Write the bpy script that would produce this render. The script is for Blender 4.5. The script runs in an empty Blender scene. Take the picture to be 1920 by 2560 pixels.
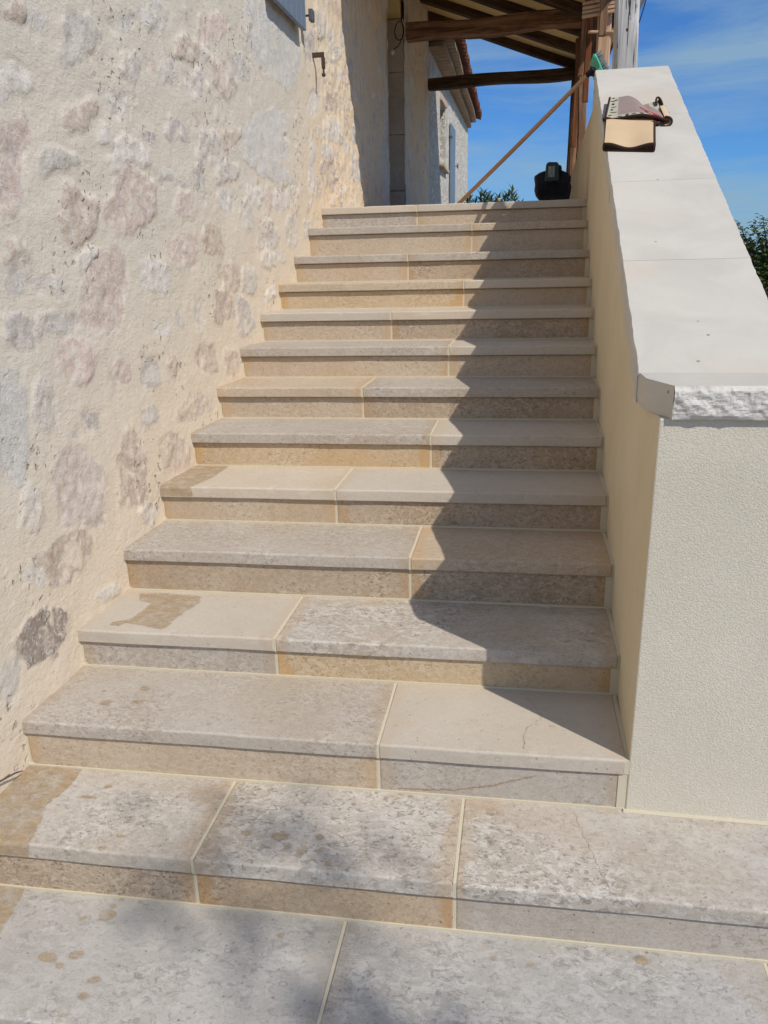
import bpy, math, random
import numpy as np
from mathutils import Vector, Matrix

rad = math.radians
scene = bpy.context.scene

# ------------------------------------------------------------------ camera
CAM = Vector((1.7759, -1.2372, 1.6741))
cR = Vector((0.98587, 0.16625, -0.02065))
cU = Vector((-0.02997, 0.2963, 0.95462))
cF = Vector((-0.16482, 0.94052, -0.29709))
cd_ = bpy.data.cameras.new('camera')
cam = bpy.data.objects.new('camera', cd_)
scene.collection.objects.link(cam)
m = Matrix((cR, cU, -cF)).transposed().to_4x4()
m.translation = CAM
cam.matrix_world = m
cd_.sensor_fit = 'VERTICAL'
cd_.sensor_height = 24.0
cd_.lens = 24.0 * 1901.8 / 2560.0
cd_.clip_start = 0.02
cd_.clip_end = 2000
scene.camera = cam

# ------------------------------------------------------------------ world and sun
SD = Vector((-0.5500, 0.4400, -0.7098)).normalized()      # travel direction of sunlight
elev = math.asin(-SD.z)
azim = math.atan2(-SD.x, -SD.y)                          # clockwise from +Y
world = bpy.data.worlds.new('World')
scene.world = world
world.use_nodes = True
wn = world.node_tree
wn.nodes.clear()
w_out = wn.nodes.new('ShaderNodeOutputWorld')
w_bg = wn.nodes.new('ShaderNodeBackground')
w_sky = wn.nodes.new('ShaderNodeTexSky')
w_sky.sky_type = 'NISHITA'
w_sky.sun_disc = False
w_sky.sun_elevation = elev
w_sky.sun_rotation = azim
w_sky.altitude = 300
w_sky.air_density = 1.0
w_sky.dust_density = 0.6
w_sky.ozone_density = 3.0
# thin cirrus streaks
w_tc = wn.nodes.new('ShaderNodeTexCoord')
w_map = wn.nodes.new('ShaderNodeMapping')
w_map.inputs['Rotation'].default_value = (rad(12), rad(-8), rad(20))
w_map.inputs['Scale'].default_value = (1.2, 1.2, 8.0)
w_n = wn.nodes.new('ShaderNodeTexNoise')
w_n.inputs['Scale'].default_value = 1.6
w_n.inputs['Detail'].default_value = 9
w_n.inputs['Roughness'].default_value = 0.62
w_n.inputs['Distortion'].default_value = 0.5
w_r = wn.nodes.new('ShaderNodeMapRange')
w_r.inputs['From Min'].default_value = 0.43
w_r.inputs['From Max'].default_value = 0.66
w_r.inputs['To Max'].default_value = 0.8
w_mix = wn.nodes.new('ShaderNodeMix')
w_mix.data_type = 'RGBA'
w_mix.inputs['B'].default_value = (1.3, 2.0, 2.6, 1)
w_gm = wn.nodes.new('ShaderNodeMix')
w_gm.data_type = 'RGBA'
w_gm.blend_type = 'MULTIPLY'
w_gm.inputs['Factor'].default_value = 1.0
w_gm.inputs['B'].default_value = (0.18, 0.35, 0.56, 1)      # deep blue autumn air
wn.links.new(w_tc.outputs['Generated'], w_map.inputs['Vector'])
wn.links.new(w_map.outputs['Vector'], w_n.inputs['Vector'])
wn.links.new(w_n.outputs['Fac'], w_r.inputs['Value'])
wn.links.new(w_r.outputs['Result'], w_mix.inputs['Factor'])
wn.links.new(w_sky.outputs['Color'], w_gm.inputs['A'])
wn.links.new(w_gm.outputs['Result'], w_mix.inputs['A'])
wn.links.new(w_mix.outputs['Result'], w_bg.inputs['Color'])
w_bg.inputs['Strength'].default_value = 0.15
wn.links.new(w_bg.outputs['Background'], w_out.inputs['Surface'])

sl = bpy.data.lights.new('sun', 'SUN')
sl.energy = 2.55
sl.angle = rad(0.5)
sl.color = (1.0, 0.94, 0.86)
sun = bpy.data.objects.new('sun', sl)
scene.collection.objects.link(sun)
sun.rotation_euler = SD.to_track_quat('-Z', 'Y').to_euler()
sun.location = (8, -6, 12)

vs = scene.view_settings
vs.view_transform = 'Standard'
vs.look = 'None'
vs.gamma = 1
vs.exposure = 0.52
vs.use_curve_mapping = False
scene.cycles.max_bounces = 10
scene.cycles.diffuse_bounces = 6

# ------------------------------------------------------------------ helpers
def link(o, parent=None):
    scene.collection.objects.link(o)
    if parent is not None:
        o.parent = parent
    return o

def thing(name, label, cat, loc=(0, 0, 0), group=None):
    o = bpy.data.objects.new(name, None)
    o.empty_display_size = 0.1
    o.location = loc
    link(o)
    o['label'] = label
    o['category'] = cat
    if group:
        o['group'] = group
    return o

def part_empty(name, parent):
    o = bpy.data.objects.new(name, None)
    o.empty_display_size = 0.05
    link(o, parent)
    return o

def mesh_obj(name, V, F, mats, parent=None, smooth=False, fm=None, bevel=0, seg=2):
    """V are world coordinates; the parent only moves the origin."""
    me = bpy.data.meshes.new(name)
    off = Vector((0, 0, 0))
    p = parent
    while p is not None:
        off += p.location
        p = p.parent
    if off.length > 0:
        V = [(v[0] - off.x, v[1] - off.y, v[2] - off.z) for v in V]
    me.from_pydata([tuple(v) for v in V], [], [tuple(f) for f in F])
    if not isinstance(mats, (list, tuple)):
        mats = [mats]
    for mt in mats:
        me.materials.append(mt)
    if fm:
        me.polygons.foreach_set('material_index', fm)
    if smooth:
        me.polygons.foreach_set('use_smooth', [True] * len(F))
    me.update()
    o = bpy.data.objects.new(name, me)
    link(o, parent)
    if bevel:
        b = o.modifiers.new('bevel', 'BEVEL')
        b.width = bevel
        b.segments = seg
        b.limit_method = 'ANGLE'
        b.angle_limit = rad(35)
        b.harden_normals = False
    return o

class MB:
    """collects pieces of one mesh"""
    def __init__(s):
        s.V = []; s.F = []; s.M = []
    def add(s, V, F, mi=0):
        n = len(s.V)
        s.V += [tuple(v) for v in V]
        s.F += [tuple(i + n for i in f) for f in F]
        s.M += [mi] * len(F)
    def hexa(s, P, mi=0):
        # P: 8 points, bottom 4 ccw then top 4
        s.add(P, [(3, 2, 1, 0), (4, 5, 6, 7), (0, 1, 5, 4), (1, 2, 6, 5), (2, 3, 7, 6), (3, 0, 4, 7)], mi)
    def box(s, x0, x1, y0, y1, z0, z1, mi=0):
        s.hexa([(x0, y0, z0), (x1, y0, z0), (x1, y1, z0), (x0, y1, z0),
                (x0, y0, z1), (x1, y0, z1), (x1, y1, z1), (x0, y1, z1)], mi)
    def prism(s, poly, e0, e1, mi=0):
        # poly: list of 3d points, extruded by vector e1-e0 (given as offsets)
        n = len(poly)
        A = [tuple(Vector(p) + Vector(e0)) for p in poly]
        B = [tuple(Vector(p) + Vector(e1)) for p in poly]
        F = [tuple(range(n))[::-1], tuple(range(n, 2 * n))]
        for i in range(n):
            j = (i + 1) % n
            F.append((i, j, n + j, n + i))
        s.add(A + B, F, mi)
    def tube(s, pts, r, n=8, mi=0, cap=True):
        pts = [Vector(p) for p in pts]
        rs = r if isinstance(r, (list, tuple)) else [r] * len(pts)
        V = []; F = []
        t0 = (pts[1] - pts[0]).normalized()
        up = Vector((0, 0, 1)) if abs(t0.z) < 0.9 else Vector((1, 0, 0))
        nrm = t0.cross(up).normalized()
        for i, p in enumerate(pts):
            a = pts[max(i - 1, 0)]; b = pts[min(i + 1, len(pts) - 1)]
            t = (b - a).normalized()
            nrm = (nrm - t * nrm.dot(t)).normalized()
            bn = t.cross(nrm)
            for k in range(n):
                th = 2 * math.pi * k / n
                V.append(p + (nrm * math.cos(th) + bn * math.sin(th)) * rs[i])
        for i in range(len(pts) - 1):
            for k in range(n):
                k2 = (k + 1) % n
                F.append((i * n + k, i * n + k2, (i + 1) * n + k2, (i + 1) * n + k))
        if cap:
            F.append(tuple(range(n))[::-1])
            F.append(tuple((len(pts) - 1) * n + k for k in range(n)))
        s.add(V, F, mi)
    def sphere(s, c, r, sx=1, sy=1, sz=1, nu=14, nv=9, mi=0):
        V = [(c[0], c[1], c[2] - r * sz)]; F = []
        for i in range(1, nv):
            ph = -math.pi / 2 + math.pi * i / nv
            for j in range(nu):
                th = 2 * math.pi * j / nu
                V.append((c[0] + r * sx * math.cos(ph) * math.cos(th), c[1] + r * sy * math.cos(ph) * math.sin(th), c[2] + r * sz * math.sin(ph)))
        V.append((c[0], c[1], c[2] + r * sz))
        L = len(V) - 1
        for j in range(nu):
            F.append((0, 1 + (j + 1) % nu, 1 + j))
            F.append((L, 1 + (nv - 2) * nu + j, 1 + (nv - 2) * nu + (j + 1) % nu))
        for i in range(nv - 2):
            for j in range(nu):
                a = 1 + i * nu + j; b = 1 + i * nu + (j + 1) % nu
                F.append((a, b, b + nu, a + nu))
        s.add(V, F, mi)
    def build(s, name, mats, parent=None, **k):
        return mesh_obj(name, s.V, s.F, mats, parent, fm=s.M, **k)

def sstep(a, b, x):
    t = np.clip((x - a) / (b - a), 0, 1)
    return t * t * (3 - 2 * t)

_rng = np.random.RandomState(11)
_lat = _rng.rand(256, 256)
def vnoise(x, y):
    xi = np.floor(x).astype(int); yi = np.floor(y).astype(int)
    fx = x - xi; fy = y - yi
    fx = fx * fx * (3 - 2 * fx); fy = fy * fy * (3 - 2 * fy)
    g = lambda a, b: _lat[a & 255, b & 255]
    return (g(xi, yi) * (1 - fx) + g(xi + 1, yi) * fx) * (1 - fy) + (g(xi, yi + 1) * (1 - fx) + g(xi + 1, yi + 1) * fx) * fy
def fbm(x, y, o=4, r=0.5):
    s = 0; a = 1; t = 0
    for i in range(o):
        s = s + a * vnoise(x * 2 ** i + 17.3 * i, y * 2 ** i + 9.1 * i); t += a; a *= r
    return s / t

# ------------------------------------------------------------------ materials
class NT:
    def __init__(s, name, rough=0.85, spec=0.25):
        s.m = bpy.data.materials.new(name)
        s.m.use_nodes = True
        s.t = s.m.node_tree
        s.b = s.t.nodes['Principled BSDF']
        s.b.inputs['Roughness'].default_value = rough
        s.b.inputs['Specular IOR Level'].default_value = spec
        s.geo = None
    def n(s, typ, **kw):
        nd = s.t.nodes.new(typ)
        for k, v in kw.items():
            if hasattr(nd, k) and k not in ('Scale',):
                setattr(nd, k, v)
            else:
                nd.inputs[k].default_value = v
        return nd
    def l(s, a, b):
        s.t.links.new(a, b)
    def pos(s, scale=(1, 1, 1), rnd=True, obj=False):
        """world position plus a per-object offset, so that no two pieces repeat"""
        if obj:
            c = s.n('ShaderNodeTexCoord').outputs['Object']
        else:
            c = s.n('ShaderNodeNewGeometry').outputs['Position']
        mp = s.n('ShaderNodeVectorMath', operation='MULTIPLY')
        mp.inputs[1].default_value = scale
        s.l(c, mp.inputs[0])
        o = mp.outputs[0]
        if rnd:
            oi = s.n('ShaderNodeObjectInfo')
            ma = s.n('ShaderNodeMath', operation='MULTIPLY')
            ma.inputs[1].default_value = 37.0
            s.l(oi.outputs['Random'], ma.inputs[0])
            ad = s.n('ShaderNodeVectorMath', operation='ADD')
            s.l(o, ad.inputs[0]); s.l(ma.outputs[0], ad.inputs[1])
            o = ad.outputs[0]
        return o
    def noise(s, vec, scale, detail=6, rough=0.55, dist=0.0):
        nd = s.n('ShaderNodeTexNoise')
        nd.inputs['Scale'].default_value = scale
        nd.inputs['Detail'].default_value = detail
        nd.inputs['Roughness'].default_value = rough
        nd.inputs['Distortion'].default_value = dist
        s.l(vec, nd.inputs['Vector'])
        return nd.outputs['Fac']
    def ramp(s, v, a, b, lo=0.0, hi=1.0):
        r = s.n('ShaderNodeMapRange', interpolation_type='SMOOTHSTEP')
        r.inputs['From Min'].default_value = a
        r.inputs['From Max'].default_value = b
        r.inputs['To Min'].default_value = lo
        r.inputs['To Max'].default_value = hi
        s.l(v, r.inputs['Value'])
        return r.outputs['Result']
    def mix(s, f, a, b, blend='MIX'):
        r = s.n('ShaderNodeMix', data_type='RGBA', blend_type=blend)
        for sock, v in ((r.inputs['Factor'], f), (r.inputs['A'], a), (r.inputs['B'], b)):
            if hasattr(v, 'links') or hasattr(v, 'is_output'):
                s.l(v, sock)
            elif isinstance(v, (int, float)):
                sock.default_value = v
            else:
                sock.default_value = (*v[:3], 1)
        return r.outputs['Result']
    def math(s, op, a, b=0.0):
        r = s.n('ShaderNodeMath', operation=op)
        for i, v in enumerate((a, b)):
            if hasattr(v, 'is_output'):
                s.l(v, r.inputs[i])
            else:
                r.inputs[i].default_value = v
        return r.outputs[0]
    def attr(s, name):
        a = s.n('ShaderNodeAttribute')
        a.attribute_name = name
        return a
    def bump(s, h, strength, dist, prev=None):
        b = s.n('ShaderNodeBump')
        b.inputs['Strength'].default_value = strength
        b.inputs['Distance'].default_value = dist
        s.l(h, b.inputs['Height'])
        if prev is not None:
            s.l(prev, b.inputs['Normal'])
        s.l(b.outputs['Normal'], s.b.inputs['Normal'])
        return b.outputs['Normal']
    def col(s, c):
        if hasattr(c, 'is_output'):
            s.l(c, s.b.inputs['Base Color'])
        else:
            s.b.inputs['Base Color'].default_value = (*c[:3], 1)
        return s.m

def lin(r, g, b):
    f = lambda c: (c / 255.0) ** 2.2
    return (f(r), f(g), f(b))

def stone_slab(name, base, light, dark, tan, fleck=0.5, tanamt=0.5, fs=42, rough=0.62):
    s = NT(name, rough, 0.3)
    p = s.pos((0.92, 1.35, 1.35))
    p2 = s.pos((1, 1, 1))
    cloud = s.noise(p2, 3.2, 6, 0.6, 0.4)
    c = s.mix(s.ramp(cloud, 0.35, 0.65), base, tuple(0.6 * a + 0.4 * b for a, b in zip(base, light)))
    region = s.ramp(s.noise(p2, 2.1, 4, 0.6, 0.8), 0.38, 0.60, 0.40, 1.0)
    f1 = s.noise(p, fs, 10, 0.76, 0.7)
    m1 = s.math('MULTIPLY', s.ramp(f1, 0.49, 0.55), region)
    c = s.mix(s.math('MULTIPLY', m1, fleck), c, light)
    f2 = s.noise(p, fs * 1.5, 8, 0.74, 0.9)
    m2 = s.math('MULTIPLY', s.ramp(f2, 0.52, 0.59), region)
    c = s.mix(s.math('MULTIPLY', m2, fleck * 0.85), c, dark)
    # rusty veils that follow the slab ends
    e = s.attr('edge').outputs['Fac']
    tn = s.noise(p2, 7, 7, 0.62, 0.6)
    tv = s.math('ADD', s.math('MULTIPLY', e, 0.55), tn)
    c = s.mix(s.math('MULTIPLY', s.ramp(tv, 0.66, 0.86), tanamt), c, tan)
    big = s.noise(p2, 1.7, 3, 0.5, 0.3)
    c = s.mix(s.math('MULTIPLY', s.ramp(big, 0.54, 0.68), tanamt * 0.5), c, tan)
    # small shells and pores
    v = s.n('ShaderNodeTexVoronoi')
    v.inputs['Scale'].default_value = 26
    s.l(p2, v.inputs['Vector'])
    pore = s.ramp(v.outputs['Distance'], 0.05, 0.12, 1, 0)
    c = s.mix(s.math('MULTIPLY', pore, 0.45), c, tuple(0.55 * d for d in dark))
    g = s.noise(p2, 420, 3, 0.7)
    c = s.mix(s.ramp(g, 0.62, 0.74, 0, 0.45), c, tuple(min(0.8, 1.25 * q) for q in light))
    c = s.mix(s.ramp(g, 0.28, 0.40, 0.30, 0), c, dark)
    g2 = s.noise(p2, 130, 5, 0.75)
    c = s.mix(s.ramp(g2, 0.56, 0.66, 0, 0.40), c, light)
    c = s.mix(s.ramp(g2, 0.34, 0.44, 0.40, 0), c, tuple(0.85 * q for q in dark))
    # sparse fossil shells: small ringed ovals
    fw_ = s.n('ShaderNodeTexVoronoi'); fw_.inputs['Scale'].default_value = 11
    s.l(s.pos((1, 1.6, 1.6)), fw_.inputs['Vector'])
    ring = s.math('MULTIPLY', s.ramp(fw_.outputs['Distance'], 0.10, 0.125), s.ramp(fw_.outputs['Distance'], 0.135, 0.16, 1, 0))
    c = s.mix(s.math('MULTIPLY', ring, s.ramp(s.noise(p2, 5, 2), 0.52, 0.58, 0, 0.4)), c, tuple(0.7 * q for q in dark))
    h = s.math('ADD', s.math('MULTIPLY', f1, 0.7), s.math('MULTIPLY', g, 0.35))
    h = s.math('SUBTRACT', h, s.math('MULTIPLY', pore, 0.5))
    s.bump(h, 0.55, 0.004)
    rr = s.ramp(f1, 0.4, 0.7, rough + 0.1, rough - 0.12)
    s.l(rr, s.b.inputs['Roughness'])
    return s.col(c)

M = {}
M['cream'] = stone_slab('limestone_cream', lin(194, 180, 160), lin(206, 194, 176), lin(174, 158, 138), lin(188, 166, 138), 0.35, 0.35)
M['white'] = stone_slab('limestone_pale', lin(188, 177, 161), lin(200, 191, 177), lin(166, 154, 139), lin(186, 165, 138), 0.35, 0.35)
M['grey'] = stone_slab('limestone_grey', lin(172, 161, 147), lin(195, 187, 175), lin(132, 119, 107), lin(170, 148, 120), 0.75, 0.4)
M['blue'] = stone_slab('limestone_blue_grey', lin(168, 163, 155), lin(194, 189, 182), lin(122, 118, 114), lin(160, 144, 122), 0.75, 0.3, 26)
M['mottled'] = stone_slab('limestone_mottled', lin(176, 166, 152), lin(204, 198, 188), lin(128, 117, 107), lin(176, 150, 118), 0.9, 0.45, 30)
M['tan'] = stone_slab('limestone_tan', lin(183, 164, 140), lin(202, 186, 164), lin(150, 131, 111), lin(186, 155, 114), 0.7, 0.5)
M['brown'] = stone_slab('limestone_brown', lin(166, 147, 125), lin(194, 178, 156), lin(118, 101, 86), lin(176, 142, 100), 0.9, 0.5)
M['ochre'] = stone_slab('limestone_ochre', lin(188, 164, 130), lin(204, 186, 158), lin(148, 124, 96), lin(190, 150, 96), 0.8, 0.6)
def damp_mat():
    s = NT('damp_limestone', 0.55, 0.35)
    p = s.pos(rnd=False)
    p2 = s.pos((0.8, 1.9, 1.9), rnd=False)
    d = s.attr('inside').outputs['Fac']
    amp = s.attr('ragged').outputs['Fac']
    n = s.math('MULTIPLY', s.math('SUBTRACT', s.noise(p, 70, 7, 0.7), 0.5), amp)
    a = s.ramp(s.math('ADD', d, n), -0.0035, 0.0035)
    c = s.mix(s.ramp(s.noise(p2, 30, 9, 0.74, 0.7), 0.42, 0.58), lin(172, 148, 116), lin(190, 168, 137))
    s.col(c)
    tr = s.n('ShaderNodeBsdfTransparent')
    mx = s.n('ShaderNodeMixShader')
    s.l(s.math('MULTIPLY', a, s.ramp(s.noise(p, 22, 6, 0.7), 0.35, 0.65, 0.22, 0.72)), mx.inputs[0])
    out = s.t.nodes['Material Output']
    s.l(tr.outputs[0], mx.inputs[1]); s.l(s.b.outputs[0], mx.inputs[2]); s.l(mx.outputs[0], out.inputs['Surface'])
    return s.m
M['wet'] = damp_mat()
M['rusty'] = stone_slab('limestone_rusty', lin(172, 150, 124), lin(200, 182, 156), lin(124, 102, 80), lin(178, 138, 92), 1.0, 0.65)

def grout_mat():
    s = NT('cream_grout', 0.95, 0.1)
    p = s.pos()
    c = s.mix(s.noise(p, 14, 5), lin(198, 188, 162), lin(212, 202, 178))
    s.bump(s.noise(p, 260, 4, 0.7), 0.6, 0.003)
    return s.col(c)
M['grout'] = grout_mat()

def render_mat(name, c0, c1, sc, strength, dist, pits=0.35):
    s = NT(name, 0.95, 0.12)
    p = s.pos(rnd=False)
    c = s.mix(s.ramp(s.noise(p, 2.2, 6, 0.6, 0.4), 0.3, 0.7), c0, c1)
    n1 = s.noise(p, sc, 6, 0.7, 0.25)
    n2 = s.noise(p, sc * 3.5, 3, 0.6)
    pit = s.ramp(n1, 0.36, 0.56)
    c = s.mix(s.ramp(n1, 0.30, 0.42, pits, 0), c, tuple(0.7 * a for a in c0))
    # faint drips and dust
    dr = s.noise(s.pos((5, 5, 0.7), rnd=False), 1.6, 6, 0.65, 0.4)
    c = s.mix(s.ramp(dr, 0.52, 0.72, 0, 0.22), c, tuple(0.82 * a for a in c0))
    h = s.math('ADD', pit, s.math('MULTIPLY', n2, 0.35))
    s.bump(h, strength, dist)
    return s.col(c)
M['crepi'] = render_mat('rough_cast_render', lin(216, 207, 187), lin(224, 215, 196), 210, 0.45, 0.003, 0.0)
M['crepi_in'] = render_mat('smooth_cream_bounce_render', lin(210, 195, 164), lin(217, 203, 175), 120, 0.25, 0.003)  # yellower than the front: light bounced off the steps put into the cream
M['farwall'] = render_mat('pale_lime_plaster', lin(222, 215, 200), lin(230, 224, 210), 16, 1.0, 0.02)
M['smoothplaster'] = render_mat('smooth_yellow_plaster', lin(206, 178, 122), lin(216, 188, 132), 40, 0.3, 0.004)

def coping_mat(name, rock=False):
    s = NT(name, 0.8, 0.2)
    p = s.pos()
    n = s.noise(p, 3.5, 7, 0.6, 0.5)
    c = s.mix(s.ramp(n, 0.3, 0.7), lin(190, 184, 173), lin(202, 195, 182))
    c = s.mix(s.ramp(s.noise(p, 2.0, 4, 0.5), 0.52, 0.72, 0, 0.5), c, lin(200, 184, 163))
    g = s.noise(p, 110, 6, 0.7, 0.8)
    c = s.mix(s.ramp(g, 0.58, 0.7, 0, 0.35), c, lin(170, 164, 152))
    v = s.n('ShaderNodeTexVoronoi'); v.inputs['Scale'].default_value = 9
    s.l(p, v.inputs['Vector'])
    c = s.mix(s.ramp(v.outputs['Distance'], 0.025, 0.06, 0.7, 0), c, lin(110, 96, 78))
    if rock:
        c = s.mix(0.55, c, lin(226, 222, 214))
        s.bump(s.noise(p, 38, 8, 0.7, 0.6), 0.5, 0.010)
    else:
        s.bump(g, 0.3, 0.003)
    return s.col(c)
M['coping'] = coping_mat('white_limestone')
M['rock'] = coping_mat('rock_faced_limestone', True)

def wall_mat():
    s = NT('old_rubble_plaster', 0.95, 0.1)
    p = s.pos(rnd=False)
    mask = s.attr('mask').outputs['Fac']
    tint = s.attr('tint').outputs['Color']
    wob = s.noise(p, 22, 9, 0.68, 0.4)
    smear = s.noise(s.pos((1, 1.0, 0.8), rnd=False), 11, 7, 0.65, 0.8)
    mk = s.ramp(s.math('ADD', mask, s.math('MULTIPLY', s.math('SUBTRACT', wob, 0.5), 1.7)), 0.35, 0.75)
    mk = s.math('MULTIPLY', mk, s.ramp(smear, 0.36, 0.50, 0.25, 1.0))
    # plaster: sandy, a little greyer high up and to the near side, warmed over the steps and porch by bounce put into the colour
    big = s.noise(p, 0.9, 5, 0.55, 0.4)
    pl = s.mix(s.ramp(big, 0.35, 0.65), lin(209, 199, 181), lin(214, 202, 183))
    bounce_warmth = s.attr('bounce_warmth').outputs['Fac']
    pl = s.mix(bounce_warmth, pl, lin(221, 200, 171))
    fine = s.noise(p, 260, 5, 0.75)
    mid = s.noise(p, 46, 6, 0.7, 0.5)
    pl = s.mix(s.ramp(fine, 0.25, 0.45, 0.30, 0), pl, lin(160, 150, 132))
    pl = s.mix(s.ramp(mid, 0.55, 0.75, 0, 0.30), pl, lin(210, 202, 186))
    # stones
    sn = s.noise(p, 24, 10, 0.78, 0.2)
    st = s.mix(s.ramp(sn, 0.40, 0.62), s.mix(1.0, tint, (0.84, 0.81, 0.78), 'MULTIPLY'), tint)
    st = s.mix(s.ramp(s.noise(p, 52, 8, 0.75, 0.3), 0.50, 0.60, 0, 0.75), st, lin(208, 203, 195))
    st = s.mix(s.ramp(sn, 0.26, 0.38, 0.6, 0), st, lin(160, 146, 130))
    c = s.mix(mk, pl, st)
    # pits and trowel scars
    stroke = s.noise(s.pos((1, 30, 60), rnd=False), 1.0, 5, 0.6, 0.7)
    wv = s.n('ShaderNodeTexNoise'); wv.inputs['Scale'].default_value = 38; wv.inputs['Detail'].default_value = 6
    s.l(p, wv.inputs['Vector'])
    wa = s.n('ShaderNodeVectorMath', operation='MULTIPLY_ADD')
    s.l(wv.outputs['Color'], wa.inputs[0]); wa.inputs[1].default_value = (0.05, 0.05, 0.05)
    s.l(s.pos((1, 1, 0.8), rnd=False), wa.inputs[2])
    v = s.n('ShaderNodeTexVoronoi'); v.inputs['Scale'].default_value = 26
    v.inputs['Randomness'].default_value = 1.0
    s.l(wa.outputs[0], v.inputs['Vector'])
    pitz = s.math('MULTIPLY', s.ramp(v.outputs['Distance'], 0.10, 0.30, 1, 0), s.ramp(s.noise(p, 2.6, 3), 0.48, 0.66))
    c = s.mix(s.math('MULTIPLY', pitz, 0.55), c, lin(150, 128, 100))
    h = s.math('ADD', s.math('MULTIPLY', fine, 0.22), s.math('MULTIPLY', mid, 0.55))
    h = s.math('ADD', h, s.math('MULTIPLY', stroke, 0.5))
    hs = s.math('ADD', s.math('MULTIPLY', sn, 0.9), s.math('MULTIPLY', s.noise(p, 90, 6, 0.7), 0.7))
    hm = s.n('ShaderNodeMix', data_type='FLOAT')
    s.l(mk, hm.inputs['Factor']); s.l(h, hm.inputs['A']); s.l(hs, hm.inputs['B'])
    h2 = s.math('SUBTRACT', hm.outputs['Result'], s.math('MULTIPLY', pitz, 1.2))
    s.bump(h2, 0.8, 0.010)
    return s.col(c)
M['wall'] = wall_mat()

def wood_mat(name, dark, light, rough=0.85, sc=1.0, cracks=0.6, crack_col=(0.01, 0.008, 0.006)):
    s = NT(name, rough, 0.15)
    p = s.pos((0.9, 14, 14), obj=True)
    pc = s.pos((2.2, 16, 16), obj=True)
    n = s.noise(p, 1.4 * sc, 8, 0.65, 1.0)
    c = s.mix(s.ramp(n, 0.32, 0.66), dark, light)
    blot = s.noise(s.pos((1, 2, 2), obj=True), 3.0, 4)
    c = s.mix(s.ramp(blot, 0.5, 0.7, 0, 0.5), c, dark)
    cr = s.ramp(s.noise(p, 2.6 * sc, 5, 0.5, 1.4), 0.30, 0.38, cracks, 0)
    c = s.mix(cr, c, crack_col)
    h = s.math('SUBTRACT', n, s.math('MULTIPLY', cr, 0.8))
    s.bump(h, 0.8, 0.012)
    return s.col(c)
M['oak_dark'] = wood_mat('dark_old_oak', (0.040, 0.024, 0.015), (0.13, 0.080, 0.050))
M['oak'] = wood_mat('brown_oak', (0.12, 0.058, 0.032), (0.36, 0.20, 0.115))
M['oak_red'] = wood_mat('reddish_oak', (0.10, 0.036, 0.016), (0.22, 0.085, 0.036))
M['oak_mid'] = wood_mat('light_brown_oak', (0.15, 0.085, 0.05), (0.30, 0.19, 0.12))
M['oak_grey'] = wood_mat('weathered_grey_oak', (0.34, 0.325, 0.31), (0.62, 0.60, 0.575), cracks=0.95, sc=0.8)
M['pine'] = wood_mat('new_pine_timber', (0.42, 0.26, 0.16), (0.58, 0.40, 0.28), cracks=0.15, crack_col=(0.2, 0.1, 0.05))
M['handle'] = wood_mat('turned_wood_handle', (0.40, 0.24, 0.14), (0.46, 0.28, 0.17), rough=0.55, cracks=0.0, crack_col=(0.2, 0.1, 0.05))
M['ceil'] = render_mat('yellow_ceiling_boards', (0.78, 0.54, 0.23), (0.82, 0.60, 0.29), 20, 0.3, 0.004)

def plain(name, c, rough=0.6, spec=0.3, metal=0.0, var=0.15, vs_=20, bs=0.2, bsc=120, bd=0.002):
    s = NT(name, rough, spec)
    s.b.inputs['Metallic'].default_value = metal
    p = s.pos()
    cc = s.mix(s.noise(p, vs_, 5), tuple(q * (1 - var) for q in c), tuple(min(0.9, q * (1 + var)) for q in c))
    if bs:
        s.bump(s.noise(p, bsc, 4, 0.6), bs, bd)
    return s.col(cc)
M['shutter'] = plain('blue_grey_paint', lin(110, 124, 140), 0.45, 0.35, var=0.06)
M['rust'] = plain('rusty_iron', (0.10, 0.06, 0.045), 0.8, 0.3, 0.3, var=0.4, vs_=60, bs=0.6)
M['iron'] = plain('grey_iron', (0.14, 0.14, 0.145), 0.6, 0.4, 0.4)
M['black'] = plain('black_plastic', (0.012, 0.012, 0.015), 0.6, 0.25, var=0.2)
M['dgreen'] = plain('dark_green_plastic', (0.010, 0.028, 0.020), 0.4, 0.4)
M['label'] = plain('grey_sticker', (0.16, 0.17, 0.17), 0.45, 0.4)
M['lettering'] = plain('pale_print', (0.42, 0.43, 0.42), 0.5)
M['green'] = plain('green_plastic', (0.03, 0.38, 0.22), 0.35, 0.45, var=0.06)
M['bristle'] = plain('grey_bristle', (0.30, 0.33, 0.31), 0.9, 0.1, var=0.35, vs_=200)
M['bulb'] = plain('white_glass', (0.72, 0.72, 0.72), 0.25, 0.5, var=0.02, bs=0)
M['quoin'] = render_mat('dressed_quoin_stone', lin(184, 164, 142), lin(204, 186, 164), 22, 0.5, 0.008)
M['tile'] = plain('clay_roof_tile', (0.20, 0.085, 0.06), 0.85, 0.15, var=0.45, vs_=7, bs=0.5, bsc=60, bd=0.004)
M['tile_pale'] = plain('old_pale_tile', (0.40, 0.30, 0.21), 0.9, 0.1, var=0.4, vs_=6, bs=0.5, bsc=50, bd=0.005)
M['mortar'] = plain('eave_mortar', (0.20, 0.17, 0.14), 0.95, 0.1, var=0.4, vs_=9, bs=0.8, bsc=40, bd=0.01)
M['cloth_beige'] = plain('beige_towelling', lin(206, 178, 142), 0.95, 0.1, var=0.08, vs_=9, bs=0.7, bsc=380, bd=0.002)
M['cloth_mauve'] = plain('mauve_print_cloth', lin(150, 132, 124), 0.95, 0.1, var=0.10, vs_=14, bs=0.5, bsc=380)
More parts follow.
